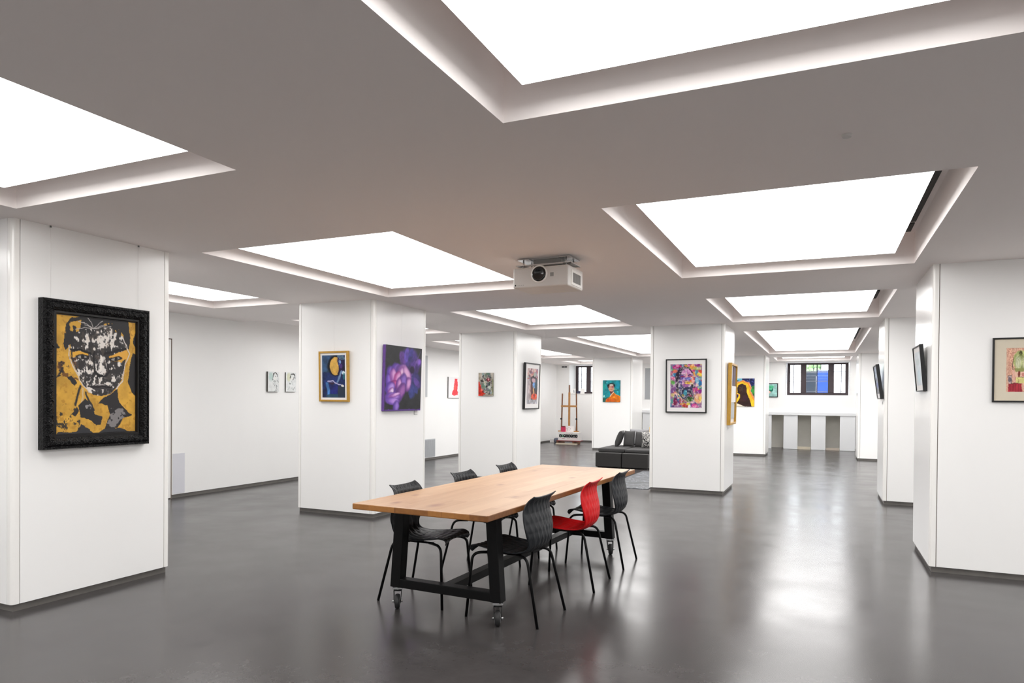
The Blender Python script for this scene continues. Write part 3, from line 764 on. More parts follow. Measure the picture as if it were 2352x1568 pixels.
class Canvas:
    def __init__(s, w, h, bg, seed=1, warp=.012, box=None):
        s.w, s.h = w, h; s.a = np.ones((h, w, 3)) * np.array(bg, float); s.seed = seed
        s.U, s.V = np.meshgrid((np.arange(w) + .5) / w, (np.arange(h) + .5) / h)
        s.box = box or (0, 0, 1, 1)
        s.wu = s.U + (fbm(w, h, 9, 12, seed + 50) - .5) * warp * 2; s.wv = s.V + (fbm(w, h, 9, 12, seed + 51) - .5) * warp * 2
    def q(s, p):
        x0, y0, x1, y1 = s.box; return (p[0] - x0) / (x1 - x0), (p[1] - y0) / (y1 - y0)
    def put(s, m, col, a=1.0, var=0.0):
        m = np.clip(m, 0, 1)[..., None] * a; c = np.array(col, float)
        if var: s.seed += 1; c = c * (1 + (fbm(s.w, s.h, 7, 9, s.seed)[..., None] - .5) * 2 * var)
        s.a = s.a * (1 - m) + c * m
    def ell(s, cx, cy, rx, ry, col, rot=0, a=1.0, soft=.12, var=0.0, clip=None):
        x0, y0, x1, y1 = s.box; X = s.wu * (x1 - x0) + x0 - cx; Y = s.wv * (y1 - y0) + y0 - cy
        c, t = math.cos(rot), math.sin(rot); d = np.sqrt(((X * c + Y * t) / rx) ** 2 + ((-X * t + Y * c) / ry) ** 2)
        m = np.clip((1 - d) / soft + .5, 0, 1)
        if clip is not None: m = m * clip
        s.put(m, col, a, var)
    def polymask(s, pts):
        P = [s.q(p) for p in pts]; m = np.zeros((s.h, s.w), bool)
        for (xa, ya), (xb, yb) in zip(P, P[1:] + P[:1]):
            if ya == yb: continue
            c = ((ya > s.wv) != (yb > s.wv)) & (s.wu < (xb - xa) * (s.wv - ya) / (yb - ya) + xa); m ^= c
        return m.astype(float)
    def poly(s, pts, col, a=1.0, var=0.0): s.put(s.polymask(pts), col, a, var)
    def stroke(s, pts, wd, col, a=1.0, var=0.0):
        x0, y0, x1, y1 = s.box; X = s.wu * (x1 - x0) + x0; Y = s.wv * (y1 - y0) + y0; best = np.full((s.h, s.w), 1e9)
        for (xa, ya), (xb, yb) in zip(pts, pts[1:]):
            L2 = max(1e-9, (xb - xa) ** 2 + (yb - ya) ** 2); t = np.clip(((X - xa) * (xb - xa) + (Y - ya) * (yb - ya)) / L2, 0, 1)
            best = np.minimum(best, np.hypot(X - xa - t * (xb - xa), Y - ya - t * (yb - ya)))
        s.put(np.clip((wd - best) / (wd * .5), 0, 1), col, a, var)
    def speck(s, thr, sx, sy, col, a=1.0, mask=None, seed=None, soft=.06, octv=4):
        f = fbm(s.w, s.h, sx, sy, seed if seed is not None else s.seed + 77, octv); m = np.clip((f - thr) / soft, 0, 1)
        if mask is not None: m = m * mask
        s.put(m, col, a)
    def lin(s):
        v = np.clip(s.a / 255, 0, 1); return np.where(v <= .04045, v / 12.92, ((v + .055) / 1.055) ** 2.4)

def art_mesh(name, cv, w, h, y, zc, parent, m):
    """painted sheet: one vertex per brush cell, facing -y, centred at x=0,z=zc"""
    nx, ny = cv.w, cv.h
    X = np.linspace(-w / 2, w / 2, nx); Z = zc + np.linspace(h / 2, -h / 2, ny); XX, ZZ = np.meshgrid(X, Z)
    co = np.stack([XX, np.full_like(XX, y), ZZ], -1).reshape(-1, 3)
    i = np.arange(ny - 1)[:, None] * nx + np.arange(nx - 1)[None, :]
    f = np.stack([i, i + nx, i + nx + 1, i + 1], -1).reshape(-1, 4)
    me = bpy.data.meshes.new(name); n = len(f)
    me.vertices.add(len(co)); me.vertices.foreach_set('co', co.ravel())
    me.loops.add(n * 4); me.loops.foreach_set('vertex_index', f.ravel().astype(np.int32))
    me.polygons.add(n); me.polygons.foreach_set('loop_start', np.arange(0, n * 4, 4, dtype=np.int32))
    me.update(calc_edges=True); me.validate()
    at = me.color_attributes.new('paint', 'FLOAT_COLOR', 'POINT')
    c = np.ones((len(co), 4)); c[:, :3] = cv.lin().reshape(-1, 3); at.data.foreach_set('color', c.ravel())
    me.materials.append(m); o = bpy.data.objects.new(name, me); C.objects.link(o); o.parent = parent; return o

def frame_mesh(W, H, bar, d, m, parent, inner_drop=.006, name='frame'):
    """mitred frame, back at y=0, front at y=-d"""
    b = MB(); w, h = W / 2, H / 2
    prof = [(0, 0), (0, -d + .003), (.003, -d), (bar - .003, -d), (bar, -d + .004), (bar, 0)]
    rings = []
    for sx, sz in ((-1, -1), (1, -1), (1, 1), (-1, 1)):
        rings.append([b.bm.verts.new((sx * (w - p), y, h + sz * (h - p))) for p, y in prof])
    n = len(prof)
    for k in range(4):
        a, c = rings[k], rings[(k + 1) % 4]
        for i in range(n): b.bm.faces.new((a[i], a[(i + 1) % n], c[(i + 1) % n], c[i]))
    return b.build(name, m, parent)

def picture(name, label, W, H, d, loc, rz, tilt=0.0, frame=None, bar=.02, mount=None, mw=(.05, .05), cv=None, glossy=False, edge=None, wires=None, group='pictures on the columns and walls', cat='picture'):
    """loc = foot of the picture on the wall; d = depth off the wall"""
    t = thing(name, label, cat, loc, (0, 0, 0), group)
    t.rotation_euler = (Matrix.Rotation(rz, 3, 'Z') @ Matrix.Rotation(tilt, 3, 'X')).to_euler()
    pm = M['print'] if glossy else M['paint']
    if frame:
        frame_mesh(W, H, bar, d, M[frame] if isinstance(frame, str) else frame, t)
        iw, ih, yf = W - 2 * bar, H - 2 * bar, -d + .009
        box_obj('backing', -iw / 2 - .001, iw / 2 + .001, -d + .0105, -.002, bar - .001, H - bar + .001, M['canvas_edge'], t)
        if mount:
            box_obj('mount', -iw / 2, iw / 2, yf + .0006, yf + .0016, bar, H - bar, M[mount], t)
            aw, ah = iw - 2 * mw[0], ih - 2 * mw[1]
        else: aw, ah = iw, ih
        art_mesh('artwork', cv, aw, ah, yf, H / 2, t, pm)
    else:
        box_obj('stretched_canvas', -W / 2, W / 2, -d, 0, 0, H, M[edge or 'canvas_edge'], t, bevel=.002, seg=1)
        art_mesh('painting', cv, W, H, -d - .0006, H / 2, t, pm)
    if wires:
        for wx in wires:
            q = MB(); top = ZC - loc[2]; q.cyl((wx, -.004, H - .005), (wx, -.004 - math.tan(tilt) * 0, top), .0011, 6); q.build('hanging_wire', M['wire'], t)
    return t
QX = PI / 2
# ---- 1 gold, black and white portrait
def art_gold():
    c = Canvas(168, 246, (206, 158, 64), 3, .010)
    def B(p):      # photo-crop coordinates to canvas coordinates
        x, y = p; u = (x - 217) / 717.; yt = 235 + .111 * (x - 222); yb = 1370 - .09 * (x - 212); return u, (y - yt) / (yb - yt)
    Q = lambda *ps: [B(p) for p in ps]
    gold, ink, wht = (208, 160, 64), (46, 45, 47), (226, 220, 214)
    c.put(np.ones((c.h, c.w)), gold, 1, .10); c.speck(.72, 26, 34, (176, 128, 48), .6, seed=5)
    c.poly(Q((905, 600), (940, 600), (940, 980), (893, 945), (858, 870), (884, 690)), ink)
    c.poly(Q((938, 330), (925, 420), (910, 500), (938, 560)), ink)
    c.poly(Q((210, 1380), (240, 1350), (380, 1345), (430, 1268), (560, 1350), (640, 1298), (800, 1285), (935, 1315), (935, 1380)), (52, 53, 57))
    c.poly(Q((288, 420), (300, 310), (345, 258), (500, 240), (700, 262), (868, 300), (880, 450), (868, 560), (830, 540), (780, 430), (560, 385), (430, 395), (350, 480), (300, 570), (282, 520)), ink)
    c.speck(.56, 14, 10, gold, 1, c.polymask(Q((300, 300), (430, 290), (400, 420), (330, 500), (295, 470))), seed=8)
    c.speck(.60, 22, 16, gold, 1, c.polymask(Q((540, 330), (700, 320), (840, 440), (800, 470), (690, 350))), seed=9)
    face = Q((338, 500), (395, 395), (540, 368), (700, 372), (795, 425), (846, 560), (832, 700), (800, 830), (752, 910), (690, 962), (605, 1002), (500, 962), (440, 892), (382, 765), (342, 650))
    fm = c.polymask(face); c.put(fm, (52, 50, 51))
    bias = Canvas(c.w, c.h, (0, 0, 0), 3, .0)
    for x, y, rx, ry, k in ((560, 470, .20, .10, .22), (720, 470, .18, .09, .18), (450, 740, .13, .10, .22), (760, 760, .10, .12, .20), (600, 700, .05, .12, .30), (620, 900, .2, .06, .16), (520, 930, .15, .05, .2)):
        u, v = B((x, y)); bias.a[..., 0] += k * np.exp(-(((c.U - u) / rx) ** 2 + ((c.V - v) / ry) ** 2))
    f = .55 * fbm(c.w, c.h, 22, 26, 21, 5) + .45 * fbm(c.w, c.h, 46, 30, 22, 4) + bias.a[..., 0]
    c.put(fm * np.clip((f - .70) / .06, 0, 1), wht); c.put(fm * np.clip((f - .60) / .08, 0, 1) * np.clip((.72 - f) / .06, 0, 1), (112, 110, 112), .6)
    c.put(fm * np.clip((fbm(c.w, c.h, 16, 18, 31) - .74) / .05, 0, 1), (206, 172, 140), .12)
    c.poly(Q((335, 588), (400, 568), (490, 590), (492, 615), (400, 612), (350, 640)), (222, 168, 62)); c.poly(Q((680, 622), (760, 590), (850, 566), (852, 640), (800, 684), (700, 664)), (224, 168, 70))
    for x, y in ((440, 626), (742, 648)):
        c.ell(*B((x, y)), .085, .022, (36, 34, 36)); c.ell(*B((x, y)), .058, .012, (150, 146, 142)); c.ell(*B((x + 6, y)), .024, .013, (28, 27, 29))
    c.stroke(Q((335, 560), (420, 560), (515, 596)), .012, (30, 29, 31)); c.stroke(Q((640, 600), (740, 572), (838, 556)), .014, (30, 29, 31))
    c.stroke(Q((610, 640), (596, 700), (598, 750)), .020, (236, 230, 222)); c.stroke(Q((545, 590), (540, 680), (548, 770), (590, 810)), .016, (34, 33, 35)); c.stroke(Q((650, 650), (680, 760), (640, 810)), .014, (40, 38, 40))
    c.ell(*B((600, 815)), .055, .010, (26, 25, 27))
    c.poly(Q((495, 905), (560, 880), (600, 890), (640, 878), (700, 905), (640, 935), (560, 940)), (60, 56, 58)); c.stroke(Q((492, 906), (600, 908), (702, 905)), .006, (22, 21, 23)); c.stroke(Q((560, 890), (640, 888)), .005, (170, 164, 160))
    c.stroke(Q((326, 520), (330, 640), (372, 760), (424, 870), (500, 962)), .007, (206, 198, 192)); c.stroke(Q((800, 430), (838, 520), (872, 600), (830, 720), (806, 850), (740, 930)), .008, (214, 206, 200)); c.stroke(Q((346, 470), (352, 640), (392, 770)), .008, ink)
    for e in ((400, 300), (450, 340), (380, 370), (490, 270), (620, 300), (700, 360), (660, 340)): c.stroke(Q((540, 372), ((540 + e[0]) / 2, (360 + e[1]) / 2), e), .004, (188, 182, 178))
    c.poly(Q((640, 1000), (752, 925), (772, 1050), (905, 1160), (810, 1190), (762, 1285), (636, 1305), (690, 1150), (662, 1080), (575, 1060), (590, 1040)), ink)
    c.speck(.60, 10, 16, (150, 146, 146), .8, c.polymask(Q((700, 1100), (800, 1100), (890, 1160), (780, 1200), (740, 1280), (650, 1295))), seed=41)
    c.stroke(Q((420, 910), (402, 1000), (380, 1080)), .018, ink); c.stroke(Q((440, 930), (450, 1010), (430, 1090)), .010, (206, 180, 140)); c.stroke(Q((470, 970), (500, 1040), (540, 1120)), .012, ink)
    c.poly(Q((408, 1085), (470, 1020), (520, 1060), (545, 1160), (620, 1180), (610, 1250), (560, 1270), (500, 1225), (420, 1195)), ink); c.speck(.58, 12, 18, (176, 172, 172), .8, c.polymask(Q((450, 1010), (520, 1060), (540, 1200), (590, 1250), (510, 1230))), seed=43)
    c.poly(Q((305, 830), (340, 810), (392, 890), (370, 915)), ink); c.poly(Q((340, 1170), (395, 1100), (410, 1140), (370, 1185)), ink)
    c.speck(.60, 16, 22, ink, 1, c.polymask(Q((215, 500), (330, 480), (330, 780), (215, 830))), seed=45); c.speck(.66, 24, 30, (96, 62, 40), .8, c.polymask(Q((215, 560), (400, 640), (400, 860), (215, 800))), seed=46)
    c.speck(.74, 18, 24, ink, .9, c.polymask(Q((215, 1080), (420, 1080), (420, 1360), (215, 1360))), seed=47)
    return c
cm = bpy.data.materials.new('carved_black'); cm.use_nodes = True
def carved():
    nt = cm.node_tree; b = nt.nodes['Principled BSDF']; b.inputs['Base Color'].default_value = s2l((8, 8, 10)); b.inputs['Roughness'].default_value = .4; b.inputs['Specular IOR Level'].default_value = .25
    tc = nt.nodes.new('ShaderNodeTexCoord'); n = nt.nodes.new('ShaderNodeTexNoise'); n.inputs['Scale'].default_value = 34; n.inputs['Detail'].default_value = 2; n.inputs['Distortion'].default_value = 2.4
    nt.links.new(tc.outputs['Object'], n.inputs['Vector']); bp = nt.nodes.new('ShaderNodeBump'); bp.inputs['Strength'].default_value = 1.0; bp.inputs['Distance'].default_value = .02
    nt.links.new(n.outputs['Fac'], bp.inputs['Height']); nt.links.new(bp.outputs[0], b.inputs['Normal'])
carved()
def big_picture():
    W, H, d = .808, 1.043, .062
    t = thing('picture', 'large gold, black and white face painting in a carved black frame', 'picture', (-4.896, 3.332, 1.074), (0, 0, QX), 'pictures on the columns and walls')
    w, h = W / 2, H / 2
    # carved moulding with a raised rounded body
    b = MB(); pr = [(0, 0), (0, -d + .008), (.006, -d), (.018, -d - .002)]
    pr += [(.020 + .052 * k / 8, -d + .004 - .014 * math.sin(PI * k / 8)) for k in range(9)] + [(.078, -d + .012), (.080, 0)]
    rings = []; n = len(pr)
    for sx, sz in ((-1, -1), (1, -1), (1, 1), (-1, 1)): rings.append([b.bm.verts.new((sx * (w - p), y, h + sz * (h - p))) for p, y in pr])
    for k in range(4):
        a, c = rings[k], rings[(k + 1) % 4]
        for i in range(n): b.bm.faces.new((a[i], a[(i + 1) % n], c[(i + 1) % n], c[i]))
    b.build('carved_frame', cm, t)
    b = MB(); pr = [(.079, 0), (.079, -d + .016), (.094, -d + .016), (.098, -d + .028), (.103, -d + .028), (.103, 0)]; rings = []; n = len(pr)
    for sx, sz in ((-1, -1), (1, -1), (1, 1), (-1, 1)): rings.append([b.bm.verts.new((sx * (w - p), y, h + sz * (h - p))) for p, y in pr])
    for k in range(4):
        a, c = rings[k], rings[(k + 1) % 4]
        for i in range(n): b.bm.faces.new((a[i], a[(i + 1) % n], c[(i + 1) % n], c[i]))
    b.build('inner_liner', M['black_carved'], t)
    # scroll leaves standing on the moulding
    q = MB()
    def leaf(cx, cz, ang, s):
        pts = []
        for k in range(9):
            a = ang + k * .55; r = s * (1 - k / 11); pts.append((cx + r * math.cos(a), -d - .008, cz + r * math.sin(a)))
        q.tube(pts, [.0042 * (1 - k / 12) for k in range(9)], 6)
    for k in range(22):
        x = -w + .05 + k * (W - .1) / 21; leaf(x, .046, k * 2.1, .017); leaf(x, H - .046, k * 2.1 + 1, .017)
    for k in range(28):
        z = .06 + k * (H - .12) / 27; leaf(-w + .046, z, k * 2.3, .017); leaf(w - .046, z, k * 2.3 + 1.4, .017)
    q.build('scrollwork', M['black_carved'], t)
    art_mesh('painting', art_gold(), W - .206, H - .206, -d + .032, h, t, M['paint'])
    box_obj('backing', -w + .1, w - .1, -d + .033, -.001, .1, H - .1, M['canvas_edge'], t)
    for wx in (-.325, .345):
        q = MB(); q.cyl((wx, -.005, H - .01), (wx, -.005, ZC - 1.074), .0009, 6); q.build('hanging_wire', M['wire'], t)
        q = MB(); q.cyl((wx, -.006, ZC - 1.074 - .012), (wx, -.006, ZC - 1.074), .006, 10); q.build('ceiling_hook', M['hub'], t)
big_picture()

# ---- 2 blue reader with golden moon, gold frame
def art_moon():
    c = Canvas(70, 124, (44, 74, 106), 12, .010, (215, 205, 840, 1345))
    c.put(np.ones((c.h, c.w)), (46, 74, 108), 1, .25); c.poly([(200, 660), (860, 660), (860, 1360), (200, 1360)], (26, 42, 92), 1, .3)
    c.ell(585, 490, 215, 275, (16, 20, 32)); c.ell(590, 500, 158, 242, (210, 166, 80), soft=.05, var=.12)
    c.poly([(640, 230), (860, 230), (860, 760), (700, 780), (640, 700), (672, 600), (668, 500), (636, 400)], (34, 22, 62), 1, .4)
    c.ell(720, 240, 90, 45, (92, 124, 152), a=.9, var=.3); c.ell(765, 290, 60, 40, (110, 146, 138), a=.6); c.ell(700, 385, 42, 58, (118, 148, 206)); c.ell(690, 365, 28, 20, (40, 52, 110)); c.ell(735, 500, 34, 60, (92, 50, 130), a=.8)
    c.ell(752, 420, 88, 128, (30, 26, 66)); c.poly([(664, 400), (640, 452), (668, 470), (664, 520), (720, 560), (740, 380)], (38, 40, 92)); c.ell(708, 392, 30, 46, (124, 154, 210), rot=-.2); c.ell(690, 462, 16, 18, (84, 104, 176)); c.ell(735, 500, 34, 60, (92, 50, 130), a=.7); c.ell(760, 300, 80, 44, (98, 132, 156), a=.85, var=.3)
    c.ell(800, 690, 46, 50, (206, 226, 236)); c.ell(815, 780, 40, 90, (40, 110, 120), a=.8)
    c.stroke([(740, 650), (690, 780), (630, 930)], 34, (112, 142, 182), 1, .15); c.stroke([(370, 905), (510, 890), (580, 950), (670, 1000), (720, 1005)], 18, (186, 180, 214)); c.stroke([(400, 930), (500, 930)], 14, (150, 150, 200)); c.ell(770, 1030, 42, 28, (222, 218, 210), rot=.4)
    c.ell(480, 960, 80, 30, (50, 30, 60)); c.stroke([(350, 960), (385, 1100), (395, 1340)], 48, (72, 128, 190), .9, .2); c.poly([(440, 1020), (640, 1010), (640, 1240), (440, 1240)], (32, 36, 112), .8, .3)
    c.poly([(640, 1040), (840, 1060), (840, 1345), (640, 1345)], (44, 54, 62), .8); c.poly([(320, 1250), (640, 1250), (640, 1345), (320, 1345)], (44, 76, 92), .8)
    return c
picture('picture', 'blue painting of a reading figure before a gold moon, in a gold frame', .448, .62, .035, (-5.475, 6.782, 1.395), 0, math.radians(1.5), 'gold_frame', .024, 'mat_white', (.026, .026), art_moon(), True, wires=(0.0,))
# ---- 3 purple peony canvas
def art_peony():
    c = Canvas(132, 150, (40, 41, 45), 22, .008, (140, 140, 850, 1400))
    c.put(np.ones((c.h, c.w)), (40, 41, 45), 1, .15)
    for x, y, rx, ry, r, col in ((590, 350, 170, 190, .2, (74, 52, 138)), (460, 370, 60, 140, -.2, (104, 62, 150)), (540, 300, 45, 150, .1, (92, 70, 166)), (620, 300, 40, 140, .2, (58, 52, 132)), (750, 460, 85, 120, .5, (88, 58, 146)), (770, 430, 50, 80, .5, (116, 80, 172)), (690, 560, 110, 120, 0, (70, 44, 118)),
                                 (720, 800, 130, 190, -.3, (58, 48, 118)), (760, 840, 50, 110, -.5, (84, 56, 132)), (660, 980, 80, 160, -.1, (46, 52, 112)), (640, 1050, 40, 110, 0, (52, 60, 124)), (720, 960, 40, 110, -.5, (56, 62, 132))):
        c.ell(x, y, rx, ry, col, r, .92, .35, .25)
    for k in range(7): c.stroke([(650, 700), (640 + 30 * k, 560 - 60 * k)], 5, (120, 84, 170), .5); c.stroke([(650, 720), (600 + 35 * k, 1080 - 40 * k)], 5, (78, 74, 150), .5)
    c.ell(655, 590, 45, 70, (40, 24, 60), soft=.6)
    def petal(x, y, rx, ry, r, dark, light, off=(.18, -.12)):
        """one petal: dark rim, body, light flank and a pale edge"""
        ca, sa = math.cos(r), math.sin(r)
        rx, ry = rx * 1.32, ry * 1.14
        c.ell(x, y, rx * 1.04, ry * 1.03, tuple(.6 * v for v in dark), r, .55, .3)
        c.ell(x, y, rx, ry, dark, r, .85, .35)
        ox, oy = off[0] * rx, off[1] * ry
        c.ell(x + ox * ca - oy * sa, y + ox * sa + oy * ca, rx * .70, ry * .74, tuple((a + b) / 2 for a, b in zip(dark, light)), r, .9, .5)
        c.ell(x + 1.6 * (ox * ca - oy * sa), y + 1.6 * (ox * sa + oy * ca), rx * .42, ry * .55, light, r, .8, .9)
    c.ell(370, 800, 190, 250, (104, 62, 150), 0, .95, .25, .2); c.ell(330, 1090, 150, 170, (104, 66, 156), 0, .95, .25, .2)
    V1, V2, P1, P2, K1 = (92, 58, 164), (150, 112, 214), (150, 84, 170), (226, 170, 220), (176, 70, 148)
    for a in ((260, 680, 60, 130, -.25, V1, V2), (350, 600, 70, 110, .05, V1, (140, 100, 196)), (450, 600, 75, 110, .25, (104, 62, 150), P2), (215, 830, 48, 120, -.1, V1, V2),
              (540, 690, 68, 150, -.35, P1, (236, 186, 226)), (575, 880, 52, 120, .12, (128, 70, 156), P2), (300, 740, 50, 130, -.1, P1, P2), (430, 700, 44, 140, .12, P1, (238, 198, 228)), (370, 760, 48, 110, .3, K1, P2),
              (330, 880, 70, 60, .3, (150, 50, 124), (206, 96, 160)), (470, 860, 58, 170, .15, (96, 62, 152), (150, 112, 204)), (400, 900, 40, 120, .1, (118, 60, 150), P2), (240, 960, 66, 110, .25, V1, (196, 160, 232)), (255, 1030, 40, 80, .35, P1, (244, 226, 246)),
              (440, 1030, 60, 150, .3, (104, 54, 134), (170, 106, 180)), (290, 1130, 110, 84, -.1, (112, 72, 176), (190, 142, 222)), (335, 1085, 88, 32, -.35, P1, (236, 196, 236)), (285, 1205, 98, 58, .12, (120, 80, 186), (194, 150, 228)), (360, 1315, 46, 96, .05, (92, 62, 160), (160, 124, 214))):
        petal(*a)
    c.poly([(130, 1368), (860, 1368), (860, 1410), (130, 1410)], (88, 56, 132)); c.poly([(130, 130), (152, 130), (152, 1410), (130, 1410)], (70, 46, 96), .8)
    return c
picture('picture', 'canvas of a purple peony on black with purple painted edges', .822, .812, .04, (-4.899, 7.345, 1.285), QX, math.radians(1.5), cv=art_peony(), edge='purple_edge', wires=(-.02,))
# ---- 4 small grey and red head
def art_head():
    c = Canvas(56, 76, (150, 142, 128), 33, .03, (285, 250, 1000, 1350))
    c.put(np.ones((c.h, c.w)), (158, 152, 142), 1, .2)
    pal = [(190, 198, 192), (84, 88, 90), (110, 104, 116), (84, 118, 98), (196, 190, 180), (64, 66, 66), (150, 170, 172), (120, 110, 104)]
    rng = np.random.default_rng(4)
    for k in range(70):
        c.ell(rng.uniform(380, 940), rng.uniform(260, 1240), rng.uniform(20, 80), rng.uniform(20, 70), pal[k % 8], rng.uniform(0, 3), .85, .3)
    c.poly([(285, 250), (400, 250), (390, 640), (285, 660)], (170, 158, 140), .9, .2); c.poly([(930, 560), (1000, 560), (1000, 1350), (930, 1300)], (130, 134, 100), .8, .2)
    c.ell(750, 590, 110, 80, (112, 30, 42)); c.ell(760, 570, 50, 30, (214, 150, 156)); c.ell(850, 500, 60, 30, (40, 46, 50)); c.ell(450, 650, 80, 35, (44, 40, 34)); c.stroke([(520, 540), (590, 720), (650, 780)], 24, (204, 192, 172)); c.ell(800, 780, 40, 80, (46, 70, 62)); c.ell(690, 880, 40, 70, (50, 46, 50)); c.ell(520, 860, 60, 120, (84, 120, 98), a=.8)
    c.ell(790, 1070, 90, 40, (88, 120, 104)); c.stroke([(760, 960), (830, 960)], 18, (206, 226, 214))
    c.poly([(285, 690), (350, 700), (420, 950), (540, 1150), (620, 1230), (500, 1350), (285, 1350)], (196, 44, 26), 1, .25); c.ell(450, 1060, 30, 70, (236, 120, 110), rot=-.4); c.ell(510, 1150, 40, 50, (110, 26, 24)); c.stroke([(520, 1290), (900, 1320)], 26, (140, 124, 104))
    return c
picture('picture', 'small unframed canvas of a mottled grey face with a red corner', .294, .41, .022, (-5.465, 10.918, 1.492), 0, 0, cv=art_head(), edge='canvas_edge')
# ---- 5 tall print in black frame
def art_street():
    c = Canvas(48, 96, (196, 170, 164), 44, .02)
    c.put(np.ones((c.h, c.w)), (190, 166, 164), 1, .25)
    rng = np.random.default_rng(9); pal = [(186, 92, 84), (150, 120, 150), (214, 150, 140), (120, 120, 140), (170, 186, 170), (112, 70, 84)]
    for k in range(46): c.ell(rng.random(), rng.uniform(0, .32), rng.uniform(.05, .16), rng.uniform(.02, .05), pal[k % 6], 0, .8, .4)
    c.poly([(.32, .25), (.55, .20), (.9, .28), (.96, .7), (.8, .9), (.4, .88), (.36, .6)], (60, 44, 52), 1, .3); c.ell(.62, .34, .2, .06, (196, 160, 170)); c.ell(.66, .47, .18, .08, (90, 130, 176), var=.3); c.ell(.86, .45, .1, .18, (46, 70, 84)); c.ell(.45, .62, .1, .2, (92, 40, 40)); c.stroke([(.62, .58), (.66, .74)], .08, (206, 160, 112)); c.ell(.68, .79, .26, .09, (214, 78, 44), var=.3); c.ell(.7, .76, .08, .04, (150, 20, 30))
    c.poly([(0, .3), (.24, .3), (.26, .95), (0, .95)], (176, 168, 172), .8, .2); c.poly([(0, .88), (1, .88), (1, 1), (0, 1)], (178, 180, 188), .9, .25)
    return c
picture('picture', 'tall print of a figure in reds and blues, white mount, deep black frame', .69, .84, .045, (-4.889, 11.55, 1.258), QX, math.radians(1.5), 'black_frame', .022, 'mat_white', (.075, .075), art_street(), True)
# ---- 6 teal man
def art_teal():
    c = Canvas(62, 76, (16, 130, 140), 55, .012, (235, 205, 1195, 1400))
    c.put(np.ones((c.h, c.w)), (18, 132, 142), 1, .22); c.ell(320, 560, 70, 200, (24, 158, 140), a=.7, soft=.6); c.ell(1050, 480, 90, 220, (20, 146, 178), a=.7, soft=.6); c.ell(310, 1080, 42, 60, (176, 232, 218)); c.ell(1040, 830, 50, 40, (60, 196, 216), a=.8); c.ell(960, 710, 30, 30, (70, 200, 160), a=.8); c.ell(460, 335, 40, 26, (80, 206, 216), a=.8)
    c.poly([(235, 1180), (400, 1180), (520, 1100), (600, 1130), (430, 1400), (235, 1400)], (44, 92, 80), .9, .3)
    c.ell(690, 500, 205, 130, (10, 26, 32)); c.ell(560, 560, 70, 100, (12, 22, 28)); c.poly([(600, 780), (830, 780), (800, 960), (660, 980)], (112, 52, 52)); c.ell(700, 640, 150, 190, (208, 158, 134), var=.08); c.ell(700, 470, 105, 40, (206, 198, 186)); c.ell(610, 575, 50, 26, (166, 110, 104)); c.ell(775, 570, 62, 46, (164, 92, 96)); c.stroke([(610, 712), (690, 682), (750, 716)], 18, (142, 92, 50)); c.ell(880, 690, 26, 50, (170, 200, 140), a=.8); c.stroke([(650, 860), (720, 870)], 30, (90, 44, 52))
    c.poly([(640, 1040), (840, 890), (960, 985), (1195, 1075), (1195, 1400), (390, 1400), (440, 1235), (610, 1130)], (214, 112, 18), 1, .14); c.ell(540, 1280, 80, 80, (206, 70, 18), soft=.5); c.ell(860, 1130, 70, 50, (244, 152, 34), soft=.6); c.ell(760, 1290, 120, 70, (216, 96, 26), soft=.6); c.stroke([(650, 1090), (720, 980), (830, 860)], 30, (244, 198, 160)); c.stroke([(640, 1200), (650, 1390)], 14, (168, 80, 12)); c.stroke([(860, 900), (960, 980), (1190, 1080)], 16, (238, 160, 70), .8)
    return c
picture('picture', 'small canvas of a man in an orange jacket on teal', .51, .617, .022, (-5.465, 18.86, 1.37), 0, 0, cv=art_teal())
